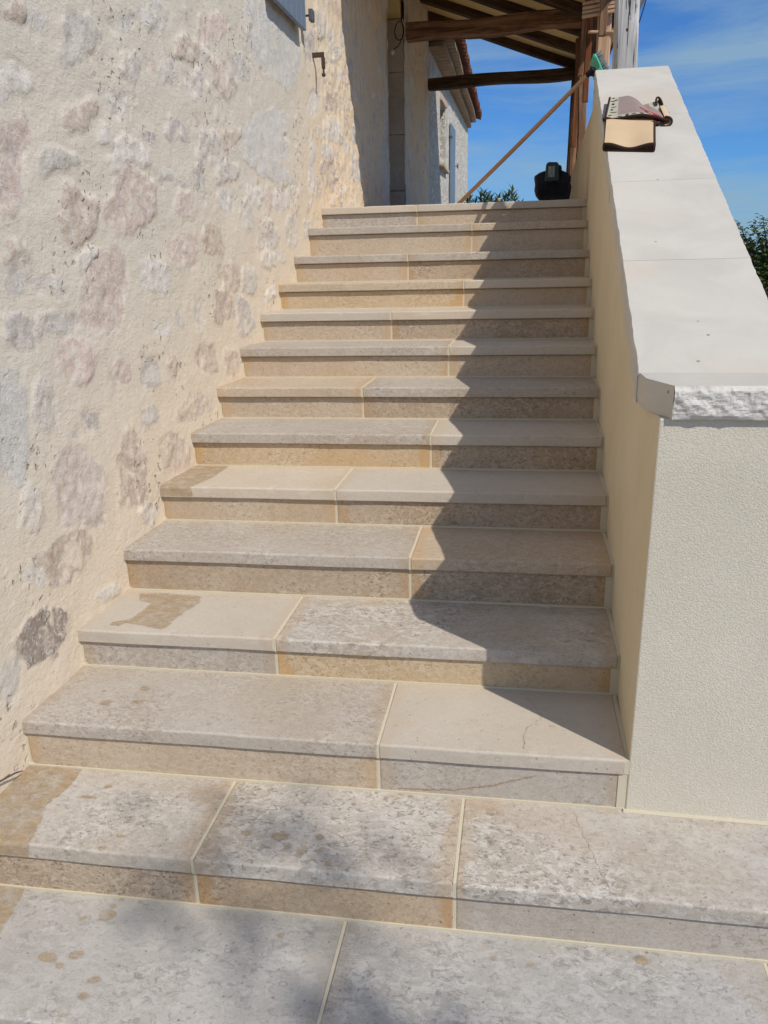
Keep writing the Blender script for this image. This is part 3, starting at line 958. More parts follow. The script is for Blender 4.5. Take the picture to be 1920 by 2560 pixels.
# ------------------------------------------------------------------ the stone house
house = thing('stone_house', 'old farmhouse of pale pinkish rubble stone in sandy plaster, left of the stairs', 'house', (0.2, 3.0, 0))
STONES = [(1.12,2.262,0.1029,-0.0151,0.0218,-0.059,'w'),(1.538,2.5,0.0935,-0.0667,-0.0159,-0.0494,'g'),(1.644,2.451,0.0408,-0.0038,0.0096,-0.0155,'b'),(1.446,2.408,0.0716,-0.0109,0.017,-0.0437,'w'),(1.469,2.222,0.0892,-0.013,0.0155,-0.0528,'b'),(1.752,2.295,0.0889,-0.0119,0.0161,-0.0493,'w'),(1.293,2.061,0.0854,-0.0454,-0.0172,-0.0391,'w'),(1.776,2.142,0.129,-0.0435,0.0012,-0.0571,'w'),(1.037,2.022,0.0883,-0.0321,0.0109,-0.1251,'p'),(1.764,1.979,0.2036,-0.0256,0.017,-0.1074,'p'),(1.374,1.895,0.125,-0.0437,-0.0036,-0.0767,'b'),(1.479,1.646,0.1515,-0.0328,-0.0031,-0.1348,'p'),(1.879,1.693,0.1265,-0.0162,-0.0005,-0.0691,'W'),(2.249,2.0,0.1027,-0.0145,0.008,-0.0642,'p'),(2.204,1.802,0.1335,-0.0181,0.0034,-0.0798,'p'),(2.53,1.853,0.1289,-0.0142,0.0047,-0.0648,'b'),(2.732,2.038,0.0997,-0.0108,0.0078,-0.0501,'W'),(2.58,2.275,0.1703,-0.0172,0.0237,-0.0785,'w'),(2.206,2.51,0.1027,-0.0138,0.0222,-0.0598,'w'),(2.814,2.631,0.1344,0.0758,0.0445,-0.07,'p'),(3.472,2.46,0.3778,-0.0301,0.0572,-0.1517,'s'),(3.461,2.298,0.4085,-0.1131,-0.0331,-0.0606,'s'),(3.704,3.004,0.4217,0.0713,0.1209,-0.2082,'s'),(3.366,1.922,0.2082,-0.0154,0.0092,-0.0779,'w'),(3.038,2.003,0.0899,-0.0149,0.0059,-0.072,'w'),(2.736,1.69,0.1346,-0.0147,-0.0006,-0.0693,'b'),(3.004,1.664,0.127,-0.0127,-0.0012,-0.0615,'w'),(2.595,1.543,0.1454,-0.0171,-0.0058,-0.0793,'b'),(2.892,1.47,0.126,-0.0203,-0.0068,-0.0978,'g'),(3.446,1.794,0.1952,-0.0105,0.0034,-0.0534,'w'),(2.312,1.49,0.0475,-0.0189,-0.0027,-0.0849,'w'),(2.056,1.515,0.0505,-0.0068,-0.0027,-0.0297,'g'),(1.921,1.464,0.0683,-0.0089,-0.0048,-0.0383,'W'),(2.352,1.301,0.1368,-0.0144,-0.0144,-0.0656,'b'),(1.963,1.311,0.0621,-0.0091,-0.0071,-0.0394,'b'),(1.77,1.314,0.0634,-0.0175,-0.0076,-0.0746,'g'),(1.24,1.41,0.0901,-0.0173,-0.0098,-0.0699,'p'),(1.519,1.327,0.0846,-0.0124,-0.0106,-0.0517,'p'),(2.644,1.258,0.0887,-0.0155,-0.0096,-0.0731,'b'),(1.165,1.548,0.1163,-0.0121,-0.0069,-0.0482,'g'),(0.979,1.538,0.0897,-0.0124,-0.0061,-0.0485,'g'),(1.395,1.742,0.0745,-0.0096,0.0009,-0.0392,'w'),(4.353,2.374,0.0707,-0.0345,0.008,-0.1962,'W'),(5.019,2.742,0.2015,-0.0158,0.032,-0.0985,'w'),(4.825,2.396,0.2479,-0.0161,0.027,-0.098,'b'),(4.98,2.925,0.2112,-0.0104,0.0397,-0.0643,'b'),(4.72,2.557,0.1056,-0.0106,0.0144,-0.0634,'w'),(5.781,2.537,0.1458,-0.0131,0.0166,-0.0935,'w'),(2.106,2.705,0.1038,-0.0741,0.0042,-0.0629,'w'),(2.396,2.651,0.1234,-0.0719,0.0028,-0.0565,'b'),(1.859,2.598,0.0749,-0.0437,0.0007,-0.0381,'w'),(2.466,2.529,0.1049,-0.0133,0.0217,-0.0593,'w'),(2.223,2.299,0.094,-0.0108,0.0149,-0.0474,'g'),(1.953,2.222,0.0608,-0.0062,0.0091,-0.0265,'g'),(2.429,2.135,0.0798,-0.0136,0.0087,-0.0613,'g'),(2.878,2.359,0.1303,-0.0095,0.0194,-0.0447,'b'),(3.089,2.744,0.1343,0.0582,0.0451,-0.0475,'w'),(3.168,2.108,0.1134,-0.01,0.0097,-0.0489,'w'),(3.718,2.156,0.2361,-0.013,0.0203,-0.0683,'w'),(3.826,1.971,0.1494,-0.0159,0.0074,-0.085,'w'),(4.406,3.152,0.1434,-0.0153,0.0351,-0.0858,'g'),(4.731,3.36,0.1585,-0.0152,0.042,-0.0893,'w'),(5.105,3.277,0.1438,-0.0128,0.0342,-0.0799,'w'),(5.541,3.215,0.1648,-0.0128,0.0353,-0.0859,'b'),(4.459,2.813,0.1192,-0.0156,0.0221,-0.089,'w'),(4.197,1.974,0.0798,-0.0135,0.0037,-0.0758,'w'),(2.132,2.094,0.1116,-0.0398,-0.0158,-0.0282,'g'),(2.779,2.184,0.1575,-0.0119,0.0175,-0.0555,'w'),(3.407,2.129,0.0835,-0.0102,0.0072,-0.0514,'p'),(1.271,2.462,0.06,-0.0388,-0.0026,-0.0378,'w'),(1.17,2.458,0.0696,-0.0067,0.0195,-0.026,'b'),(1.86,2.459,0.0676,-0.0414,0.0043,-0.0463,'w'),(1.623,2.173,0.0498,-0.0078,0.0074,-0.032,'w'),(3.318,3.018,0.1358,0.1011,0.0588,-0.0294,'w'),(2.742,2.823,0.1765,-0.0135,0.0464,-0.0617,'p'),(3.34,1.581,0.0843,-0.0079,-0.0022,-0.04,'W'),(0.992,1.764,0.0661,-0.0069,0.0015,-0.0269,'b'),(1.131,1.667,0.0745,-0.0073,-0.0011,-0.0288,'w'),(0.995,1.69,0.0669,-0.0104,-0.0005,-0.0409,'w'),(0.845,1.274,0.0883,-0.0421,-0.0163,-0.1639,'s'),(1.029,1.287,0.0601,-0.0175,-0.01,-0.0696,'w'),(1.29,1.192,0.0559,-0.0084,-0.0103,-0.0342,'g'),(1.172,1.165,0.0203,-0.0039,-0.0041,-0.0157,'g'),(1.698,1.137,0.0771,-0.011,-0.0137,-0.0466,'g'),(2.146,1.101,0.1731,0.0217,-0.0088,-0.0588,'b'),(1.506,0.937,0.1221,-0.0312,-0.0312,-0.1307,'b'),(1.888,0.936,0.1237,-0.0633,-0.0446,-0.0675,'b'),(1.159,0.966,0.158,-0.0317,-0.044,-0.1283,'P'),(0.862,0.988,0.0492,-0.0164,-0.015,-0.0646,'w'),(0.997,0.771,0.0705,-0.1235,-0.0729,-0.0385,'b'),(0.831,0.554,0.0729,-0.104,-0.0798,-0.039,'G'),(0.635,0.501,0.0457,-0.0449,-0.0328,-0.0781,'w'),(1.24,0.529,0.0822,0.0182,-0.0021,-0.0283,'w'),(1.603,0.732,0.051,-0.0428,-0.0265,-0.0345,'w'),(0.829,0.763,0.0385,-0.0329,-0.0267,-0.0322,'w')]
TINT = {'w': lin(219, 211, 198), 'W': lin(228, 222, 212), 'p': lin(220, 201, 186), 'P': lin(215, 201, 189), 'b': lin(209, 191, 172),
        'g': lin(205, 197, 186), 'G': lin(170, 157, 144), 's': lin(214, 210, 201)}

def rubble(name, ys, zs, stones, rects, parent, bounce_fn, disp=1.0):
    Yg, Zg = np.meshgrid(ys, zs, indexing='ij')
    mask = np.full(Yg.shape, -0.6)
    hgt = np.zeros(Yg.shape)
    tint = np.tile(np.array(TINT['w']), Yg.shape + (1,)).reshape(Yg.shape + (3,))
    rnd = np.random.RandomState(4)
    warpY = (fbm(Yg * 9 + 5, Zg * 9, 4, 0.6) - 0.5); warpZ = (fbm(Yg * 9 + 55, Zg * 9 + 31, 4, 0.6) - 0.5)
    for s in stones:
        yc, zc, a, b, c, d, col = s
        R_ = math.sqrt(max(a * a + b * b, c * c + d * d)) * 1.8 + 0.05
        i0, i1 = np.searchsorted(ys, yc - R_), np.searchsorted(ys, yc + R_)
        j0, j1 = np.searchsorted(zs, zc - R_), np.searchsorted(zs, zc + R_)
        r1, r2, r3 = rnd.rand(3)
        if i1 <= i0 or j1 <= j0: continue
        dy = Yg[i0:i1, j0:j1] - yc + warpY[i0:i1, j0:j1] * 0.085
        dz = Zg[i0:i1, j0:j1] - zc + warpZ[i0:i1, j0:j1] * 0.085
        det = a * d - b * c
        u = (d * dy - b * dz) / det; v = (-c * dy + a * dz) / det
        pw = 3.2
        rr = (np.abs(u) ** pw + np.abs(v) ** pw) ** (1 / pw)
        th = np.arctan2(v, u)
        rr = rr * (1 + 0.10 * np.sin(2 * th + r1 * 6) + 0.07 * np.sin(3 * th + r2 * 6) + 0.05 * np.sin(5 * th + r3 * 6))
        # signed distance-like value, in stone units converted to a soft mask
        size = math.sqrt(abs(det))
        sd = (1 - rr) * size / 0.026
        mk = np.clip(0.5 + 0.5 * sd, -0.6, 1.6)
        sub = mask[i0:i1, j0:j1]
        sel = mk > sub
        sub[sel] = mk[sel]
        inside = mk > 0.0
        tn = np.array(TINT[col]) * (0.92 + 0.16 * r1)
        t_ = tint[i0:i1, j0:j1]; 
        selt = sel & (mk > -0.5)
        t_[selt] = tn
        hh = hgt[i0:i1, j0:j1]
        rough = 0.35 if col == 's' else 1.0
        ho = (r2 - 0.35) * 0.010 * (0.3 if col == 's' else 1)
        hv = sstep(0.1, 0.9, mk) * (ho + rough * ((fbm(Yg[i0:i1, j0:j1] * 9 + r3 * 90, Zg[i0:i1, j0:j1] * 9, 3, 0.5) - 0.5) * 0.020 + (fbm(Yg[i0:i1, j0:j1] * 26 + r3 * 90, Zg[i0:i1, j0:j1] * 26, 4, 0.6) - 0.5) * 0.012))
        hh[sel] = hv[sel]
    for (ya, yb, za, zb) in rects:
        wob = warpZ * 0.03
        inside = (Yg + wob > ya) & (Yg + wob < yb) & (Zg > za) & (Zg < zb)
        mask[inside] = 1.4; tint[inside] = np.array(TINT['s']); hgt[inside] = 0.006
    d = (fbm(Yg * 1.3, Zg * 1.3, 3) - 0.5) * 0.030 + (fbm(Yg * 8 + 9, Zg * 8, 4, 0.6) - 0.5) * 0.010
    ragged = sstep(4.45, 4.9, Yg)
    d = d + ragged * (fbm(Yg * 20, Zg * 9 + 40, 4, 0.65) - 0.5) * 0.035
    d = (d + hgt) * disp
    X = LX(Yg) + d
    V = np.stack([X, Yg, Zg], -1).reshape(-1, 3)
    off = np.array(parent.location)
    V = V - off
    nY, nZ = len(ys), len(zs)
    idx = np.arange(nY * nZ).reshape(nY, nZ)
    F = np.stack([idx[:-1, :-1], idx[1:, :-1], idx[1:, 1:], idx[:-1, 1:]], -1).reshape(-1, 4)
    me = bpy.data.meshes.new(name)
    me.vertices.add(len(V)); me.vertices.foreach_set('co', V.ravel().astype(np.float32))
    me.loops.add(F.size); me.loops.foreach_set('vertex_index', F.ravel().astype(np.int32))
    me.polygons.add(len(F))
    me.polygons.foreach_set('loop_start', (np.arange(len(F)) * 4).astype(np.int32))
    me.polygons.foreach_set('loop_total', np.full(len(F), 4, dtype=np.int32))
    me.update(calc_edges=True)
    a1 = me.attributes.new('mask', 'FLOAT', 'POINT'); a1.data.foreach_set('value', mask.ravel().astype(np.float32))
    t4 = np.concatenate([tint.reshape(-1, 3), np.ones((len(V), 1))], 1)
    a2 = me.attributes.new('tint', 'FLOAT_COLOR', 'POINT'); a2.data.foreach_set('color', t4.ravel().astype(np.float32))
    a3 = me.attributes.new('bounce_warmth', 'FLOAT', 'POINT'); a3.data.foreach_set('value', bounce_fn(Yg, Zg).ravel().astype(np.float32))
    me.polygons.foreach_set('use_smooth', [True] * len(F))
    me.materials.append(M['wall'])
    o = bpy.data.objects.new(name, me)
    link(o, parent)
    return o

# stones measured on the visible wall, then more of the same where it carries on
st = list(STONES)
cent = [(s[0], s[1]) for s in st]
rr_ = random.Random(21)
def scatter(n_, ya, yb, za, zb, smin, smax, keep=1.25):
    for _ in range(n_):
        y = rr_.uniform(ya, yb); z = rr_.uniform(za, zb)
        s = rr_.uniform(smin, smax)
        if any(math.hypot(y - c[0], z - c[1]) < (s + 0.05) * keep for c in cent[-4000:]):
            continue
        cent.append((y, z))
        e = rr_.uniform(0.55, 1.0); a = rr_.uniform(-0.6, 0.6)
        st.append((y, z, s * math.cos(a), -s * e * math.sin(a), s * math.sin(a), s * e * math.cos(a), rr_.choice('wwwpbgWPw')))
scatter(260, -3, 0.45, -0.1, 4.5, 0.06, 0.15)
scatter(700, 4.5, 7.2, 2.2, 5.0, 0.035, 0.085)
scatter(200, 0.5, 4.4, 3.3, 5.0, 0.05, 0.13)
scatter(260, 1.5, 4.4, 2.0, 3.3, 0.02, 0.045, 1.6)
scatter(200, 8.5, 10.4, 2.1, 5.0, 0.05, 0.11)
ys = np.concatenate([np.arange(-3, 0.42, 0.03), np.arange(0.42, 3.6, 0.008), np.arange(3.6, 7.35, 0.014), [7.35]])
zs = np.concatenate([np.arange(-0.2, 0.0, 0.04), np.arange(0.0, 3.4, 0.0085), np.arange(3.4, 5.3, 0.025)])
qr = random.Random(3)
rects = []
z_ = 2.0
while z_ < 4.6:
    h_ = qr.uniform(0.35, 0.75)
    rects.append((7.35 - qr.uniform(0.22, 0.55), 7.5, z_, z_ + h_))
    z_ += h_ + 0.01
wallN = rubble('wall', ys, zs, st, rects, house, lambda Y, Zz: sstep(0.6, 0.0, (Zz - 0.05) - 0.466 * Y - 0.1) * 0.35 + sstep(3.8, 4.6, Y) * 0.75)  # bounced light near the steps and under the porch, put into the plaster colour
rects = []
z_ = 2.0
while z_ < 4.6:
    h_ = qr.uniform(0.35, 0.75)
    rects.append((8.2, 8.33 + qr.uniform(0.18, 0.5), z_, z_ + h_))
    z_ += h_ + 0.01
rubble('wall', np.arange(8.33, 10.45, 0.02), np.arange(2.0, 5.3, 0.02), st, rects, house, lambda Y, Zz: np.ones(Y.shape))  # full painted bounce in the porch shade
# wall over the door
rubble('wall', np.arange(7.35, 8.35, 0.02), np.arange(4.55, 5.3, 0.02), st, [(7.3, 8.4, 4.55, 4.80)], house, lambda Y, Zz: np.ones(Y.shape))

# masonry core behind the plaster, with the doorway left open
core = MB()
def cbox(ya, yb, za, zb, x0=-4.0, ins=0.045):
    core.hexa([(x0, ya, za), (LX(ya) - ins, ya, za), (LX(yb) - ins, yb, za), (x0, yb, za),
               (x0, ya, zb), (LX(ya) - ins, ya, zb), (LX(yb) - ins, yb, zb), (x0, yb, zb)])
cbox(-3.0, 7.30, -0.165, 5.25)
cbox(8.40, 10.42, -0.165, 5.25)
cbox(7.30, 8.40, 4.62, 5.25)
cbox(7.30, 8.40, -0.165, 4.62, -4.0, 0.34)
core.build('masonry_core', M['farwall'], house)

dj = MB()
z_ = 2.10
blocks = [2.10, 2.62, 3.22, 3.86, 4.385]
for i in range(len(blocks) - 1):
    za, zb = blocks[i] + 0.002, blocks[i + 1] - 0.002
    dj.box(LX(8.33) - 0.34, LX(8.33) + 0.006, 8.335, 8.405, za, zb)
dj.build('door_jamb', M['quoin'], house, bevel=0.008)
dj = MB()
dj.box(LX(7.35) - 0.34, LX(7.35) + 0.004, 7.28, 7.345, 2.10, 4.385)
dj.build('door_jamb', M['quoin'], house, bevel=0.008)
dl = MB()
dl.box(LX(7.8) - 0.34, LX(7.8) - 0.002, 7.30, 8.40, 4.39, 4.60)
dl.build('door_lintel', M['smoothplaster'], house)
dd = MB()
for i in range(6):
    ya = 7.35 + i * 0.163
    dd.box(LX(7.8) - 0.335, LX(7.8) - 0.30, ya, ya + 0.160, 2.15, 4.39)
door = dd.build('door', M['shutter'], house)
dh = MB()
dh.tube([(LX(7.8) - 0.30, 7.45, 3.15), (LX(7.8) - 0.26, 7.45, 3.15), (LX(7.8) - 0.26, 7.56, 3.15)], 0.009, 8)
dh.build('handle', M['iron'], door)

# far end of the house: pale plaster, window and eaves
fw = MB()
def fbox(ya, yb, za, zb, x0=-4.0):
    fw.hexa([(x0, ya, za), (LX(ya), ya, za), (LX(yb), yb, za), (x0, yb, za),
             (x0, ya, zb), (LX(ya), ya, zb), (LX(yb), yb, zb), (x0, yb, zb)])
WY0, WY1, WZ0, WZ1 = 11.75, 12.50, 3.32, 4.22
fbox(10.42, WY0, -0.165, 4.62)
fbox(WY1, 16.72, -0.165, 4.62)
fbox(WY0, WY1, -0.165, WZ0)
fbox(WY0, WY1, WZ1, 4.62)
fbox(WY0, WY1, WZ0, WZ1, -4.0) if False else None
fw.V += []
o = fw.build('plastered_wall', M['farwall'], house)
fw2 = MB()
fw2.box(-4.0, LX(12) - 0.22, WY0 - 0.05, WY1 + 0.05, WZ0 - 0.05, WZ1 + 0.05)
fw2.build('window', M['shutter'], house)
ws = MB()
ws.box(LX(12) - 0.2, LX(12) + 0.075, WY0 - 0.06, WY1 + 0.06, WZ0 - 0.055, WZ0 + 0.004)
ws.build('window_sill', M['quoin'], house, bevel=0.006)
wl = MB()
wl.hexa([(LX(11.8) - 0.1, 11.75, 4.225), (LX(11.8) + 0.03, 11.75, 4.225), (LX(12.4) + 0.03, 12.45, 4.225), (LX(12.4) - 0.1, 12.45, 4.225),
         (LX(11.8) - 0.1, 11.75, 4.32), (LX(11.8) + 0.03, 11.75, 4.32), (LX(12.4) + 0.03, 12.45, 4.32), (LX(12.4) - 0.1, 12.45, 4.32)])
wl.build('window_lintel', M['quoin'], house, bevel=0.006)

def shutter(name, y0, y1, z0, z1, nb, thick, gap, label, hook_y):
    s = MB()
    w = (y1 - y0) / nb
    for i in range(nb):
        a, b = y0 + i * w + 0.0015, y0 + (i + 1) * w - 0.0015
        xa = LX((a + b) / 2) + gap
        s.box(xa, xa + thick, a, b, z0, z1)
    o = s.build('shutter', M['shutter'], house, bevel=0.003)
    o['label'] = label
    for zh in (z0 + 0.16, z1 - 0.2):
        h = MB()
        xa = LX(y0) + gap + thick
        h.box(xa, xa + 0.006, y0 - 0.01, y0 + (y1 - y0) * 0.75, zh - 0.018, zh + 0.018)
        h.tube([(LX(y0) - 0.02, y0 - 0.02, zh), (xa + 0.006, y0 - 0.02, zh)], 0.010, 8)
        h.build('hinge', M['iron'], o)
    k = MB()
    zz = hook_y[1]
    k.tube([(LX(hook_y[0]) - 0.02, hook_y[0], zz), (LX(hook_y[0]) + gap + thick + 0.03, hook_y[0], zz)], 0.007, 8)
    k.box(LX(hook_y[0]) + gap + thick + 0.004, LX(hook_y[0]) + gap + thick + 0.030, hook_y[0] - 0.03, hook_y[0] + 0.03, zz - 0.035, zz + 0.03)
    k.build('shutter_stop', M['iron'], o, bevel=0.004)
    return o
shutter('shutter', 3.50, 4.13, 3.165, 4.55, 6, 0.028, 0.045, 'grey blue plank shutter folded back on the near wall', (4.20, 3.27))
shutter('shutter', 13.02, 13.72, 2.16, 4.11, 6, 0.03, 0.012, 'tall pale blue shutter on the far end of the wall', (13.95, 3.55))

# eaves: two courses of corbelled tiles under the roof edge
for (xa, xb, za, zb, nm) in ((0.0, 0.70, 4.60, 4.685, 'lower'), (0.0, 0.80, 4.70, 4.785, 'upper')):
    e = MB()
    e.box(0.1, xb - 0.03, 10.5, 16.80, za + 0.045, zb + 0.010)
    y = 10.52
    while y < 16.7:
        pts = []
        nseg = 8
        rad_ = 0.078
        V = []; F = []
        for (xx, sc_) in ((0.3, 1.0), (xb + 0.012 * math.sin(y * 37), 1.0)):
            for q in range(nseg + 1):
                a = math.pi * q / nseg
                V.append((xx, y + 0.085 - rad_ * math.cos(a) * sc_, zb - 0.066 * math.sin(a)))
        for q in range(nseg):
            F.append((q, q + 1, nseg + 2 + q, nseg + 1 + q))
        F.append(tuple(range(nseg + 1, 2 * nseg + 2)))
        e.add(V, F, 1)
        y += 0.178
    e.build('eave_course', [M['mortar'], M['tile_pale']], house)
rt = MB()
rp = 0.31
def rz(x): return 4.86 + (0.90 - x) * rp
y = 10.5
rr_ = random.Random(8)
while y < 16.95:
    r_ = 0.088
    for c_ in range(3):
        xo = 0.90 - c_ * 0.36 + rr_.uniform(-0.014, 0.014)
        xi = xo - 0.46
        lift = 0.012 * (c_ % 2)
        V = []; F = []; ns = 8
        for (xx, sc_, up) in ((xo, 1.0, 0.014), (xi, 0.86, 0.0)):
            for rr2 in (1.0, 0.84):
                for q in range(ns + 1):
                    a = math.pi * q / ns
                    V.append((xx, y + r_ * sc_ * rr2 * math.cos(a) + rr_.uniform(-.002, .002), rz(xx) + up + r_ * sc_ * rr2 * math.sin(a)))
        k = ns + 1
        for q in range(ns):
            F.append((q, q + 1, 2 * k + q + 1, 2 * k + q))
            F.append((k + q + 1, k + q, 3 * k + q, 3 * k + q + 1))
            F.append((q + 1, q, k + q, k + q + 1))
        rt.add(V, F)
        # channel tile between two covers
        V = []; F = []
        for (xx, sc_) in ((xo - 0.015, 0.86), (xi, 1.0)):
            for q in range(ns + 1):
                a = math.pi * q / ns
                V.append((xx, y + 0.104 + r_ * sc_ * math.cos(a), rz(xx) + 0.012 - 0.055 * sc_ * math.sin(a)))
        for q in range(ns):
            F.append((q, q + 1, k + q + 1, k + q))
        rt.add(V, F)
    y += 0.208
rt.build('roof_tiles', M['tile'], house)
rs = MB()
rs.prism([(0.78, 10.5, rz(0.78) - 0.05), (-4.2, 10.5, rz(-4.2) - 0.05), (-4.2, 10.5, rz(-4.2) - 0.01), (0.78, 10.5, rz(0.78) - 0.01)], (0, 0, 0), (0, 6.4, 0))
rs.box(-4.2, 0.3, 10.5, 16.9, 4.7, 4.9)
rs.build('roof', M['mortar'], house)
# near roof above the porch (only its edge could ever be seen)
nr = MB()
nr.prism([(0.25, -3.2, 5.26), (-4.4, -3.2, 6.7), (-4.4, -3.2, 6.8), (0.25, -3.2, 5.36)], (0, 0, 0), (0, 13.6, 0))
nr.build('roof', M['tile'], house)

# ------------------------------------------------------------------ timber members
def timber(name, p0, p1, w, h, mat, parent, wob=0.01, seed=0, bow=0.0, taper=1.0, roll=0.0, segs=14):
    """squared timber whose faces are uneven; local x runs along its length"""
    p0, p1 = Vector(p0), Vector(p1)
    L = (p1 - p0).length
    ax = (p1 - p0).normalized()
    up = Vector((0, 0, 1)) if abs(ax.z) < 0.9 else Vector((0, 1, 0))
    sy_ = up.cross(ax).normalized(); sz_ = ax.cross(sy_)
    rr = random.Random(seed)
    ph = [rr.uniform(0, 6.28) for _ in range(8)]
    V = []; F = []
    c8 = [(-1, -.72), (-.8, -1), (.8, -1), (1, -.72), (1, .72), (.8, 1), (-.8, 1), (-1, .72)]
    for i in range(segs + 1):
        t = i / segs
        tp = 1 + (taper - 1) * t
        by = bow * math.sin(math.pi * t) + wob * math.sin(t * 7 + ph[0])
        bz = wob * 0.8 * math.sin(t * 9 + ph[1]) + bow * 0.4 * math.sin(math.pi * t)
        for j, (a, b) in enumerate(c8):
            e = 1 + (wob * 5) * math.sin(t * 11 + ph[j % 8]) * 0.8 + rr.uniform(-1, 1) * wob * 1.5
            V.append((L * t, a * w / 2 * tp * e + by, b * h / 2 * tp * e + bz))
    for i in range(segs):
        for j in range(8):
            j2 = (j + 1) % 8
            F.append((i * 8 + j, i * 8 + j2, (i + 1) * 8 + j2, (i + 1) * 8 + j))
    F.append(tuple(range(8))[::-1]); F.append(tuple(segs * 8 + j for j in range(8)))
    me = bpy.data.meshes.new(name)
    me.from_pydata(V, [], F)
    me.materials.append(M[mat])
    o = bpy.data.objects.new(name, me)
    link(o, parent)
    mt = Matrix((ax, sy_, sz_)).transposed().to_4x4()
    off = Vector(parent.location) if parent else Vector()
    mt.translation = p0 - off
    o.matrix_basis = mt @ Matrix.Rotation(roll, 4, 'X')
    return o

porch = thing('timber_porch', 'rustic oak porch roof on posts over the top landing', 'porch', (1.4, 7.8, 2.15))
def roofz(x): return 4.98 - 0.357 * (x - 0.37)
yr = [10.47, 9.72, 8.98, 8.26, 7.54, 6.82, 6.10, 5.40, 4.80]
for i, y in enumerate(yr):
    timber('rafter', (0.30, y, roofz(0.30) + 0.055), (2.72, y + 0.03, roofz(2.72) + 0.055), 0.125, 0.11, 'oak_dark', porch, 0.006, i, bow=0.015)
cb = MB()
cb.prism([(0.2, 4.68, roofz(0.2) + 0.10), (2.78, 4.68, roofz(2.78) + 0.10), (2.78, 4.68, roofz(2.78) + 0.19), (0.2, 4.68, roofz(0.2) + 0.19)], (0, 0, 0), (0, 6.0, 0))
cb.build('ceiling_boards', M['ceil'], porch)
tb = MB()
tb.prism([(0.2, 4.64, roofz(0.2) + 0.192), (2.84, 4.64, roofz(2.84) + 0.192), (2.84, 4.64, roofz(2.84) + 0.24), (0.2, 4.64, roofz(0.2) + 0.24)], (0, 0, 0), (0, 6.08, 0))
y = 4.7
while y < 10.7:
    V = []; F = []
    for xx in (0.2, 2.86):
        for q in range(9):
            a = math.pi * q / 8
            V.append((xx, y + 0.08 * math.cos(a), roofz(xx) + 0.235 + 0.075 * math.sin(a)))
    for q in range(8):
        F.append((q, q + 1, 10 + q, 9 + q))
    tb.add(V, F)
    y += 0.2
tb.build('roof_tiles', M['tile'], porch)
timber('tie_beam', (0.40, 8.52, 4.28), (2.52, 8.50, 4.30), 0.17, 0.165, 'oak', porch, 0.014, 31, bow=0.02)
timber('tie_beam', (0.42, 10.40, 4.155), (2.55, 10.38, 4.175), 0.15, 0.135, 'oak_dark', porch, 0.012, 33, bow=0.015)
timber('wall_plate', (2.50, 4.70, 4.13), (2.50, 10.75, 4.13), 0.15, 0.17, 'oak_dark', porch, 0.008, 35)
timber('post', (2.395, 8.93, 2.70), (2.41, 8.93, 4.20), 0.13, 0.14, 'oak', porch, 0.012, 41)
timber('post', (2.45, 10.40, -0.165), (2.47, 10.40, 4.25), 0.15, 0.15, 'oak_dark', porch, 0.010, 43)
timber('post', (2.405, 4.47, 2.72), (2.412, 4.47, 4.22), 0.142, 0.165, 'oak_grey', porch, 0.010, 45, taper=1.03)['label'] = 'weathered silver grey post on the end of the parapet'
timber('post', (2.437, 6.40, 2.76), (2.432, 6.40, 4.20), 0.112, 0.10, 'pine', porch, 0.001, 47)['label'] = 'new pale timber post behind the broom head'
timber('post', (2.385, 8.0, 2.76), (2.40, 8.0, 4.22), 0.085, 0.10, 'oak_mid', porch, 0.012, 49)
timber('brace', (2.352, 8.62, 3.04), (2.380, 8.62, 4.20), 0.055, 0.06, 'oak_red', porch, 0.004, 51)
timber('brace', (2.352, 7.0, 3.20), (2.352, 7.0, 4.25), 0.052, 0.06, 'oak_red', porch, 0.004, 53)
timber('brace', (2.40, 6.2, 3.54), (2.412, 6.2, 4.25), 0.062, 0.06, 'oak_mid', porch, 0.004, 55)
timber('brace', (2.325, 7.6, 3.55), (2.37, 7.6, 4.30), 0.05, 0.06, 'oak', porch, 0.008, 57)
for i, zz in enumerate((3.83, 3.795, 3.765, 3.735)):
    timber('slat', (2.24, 6.30, zz - 0.02), (2.54, 6.31, zz + 0.015), 0.03, 0.022, 'pine', porch, 0.001, 60 + i, segs=4)
timber('slat', (2.30, 6.35, 3.615), (2.56, 6.35, 3.600), 0.03, 0.018, 'pine', porch, 0.001, 66, segs=4)
timber('slat', (2.30, 6.28, 3.90), (2.56, 6.28, 3.93), 0.03, 0.020, 'oak_mid', porch, 0.001, 67, segs=4)

# splits and a knot hole in the weathered post
gp = [o_ for o_ in bpy.data.objects if o_.get('label', '').startswith('weathered silver')][0]
ck = MB()
def split(pts, w):
    rr = random.Random(len(pts))
    fine = []
    for q in range(len(pts) - 1):
        for u in range(6):
            t = u / 6
            fine.append((pts[q][0] * (1 - t) + pts[q + 1][0] * t + rr.uniform(-.0015, .0015), pts[q][1] * (1 - t) + pts[q + 1][1] * t))
    fine.append(pts[-1])
    ck.tube([(x, 4.3870, z) for x, z in fine], [w * rr.uniform(.35, 1.2) for _ in fine], 6)
split([(2.396, 3.30), (2.414, 3.18), (2.421, 3.114), (2.409, 3.049), (2.405, 2.972), (2.397, 2.80)], 0.0035)
split([(2.389, 3.30), (2.386, 3.225), (2.396, 3.15), (2.400, 3.11)], 0.0022)
split([(2.462, 3.07), (2.437, 2.992), (2.427, 2.96), (2.427, 2.85)], 0.0024)
split([(2.357, 3.08), (2.352, 3.04), (2.347, 3.01)], 0.0045)
split([(2.44, 3.30), (2.445, 3.22), (2.438, 3.16)], 0.0018)
ck.sphere((2.400, 4.386, 3.108), 0.011, 1, 0.5, 1.2)
ckm = ck.build('split', M['print_dark'], None)
ckm.parent = gp
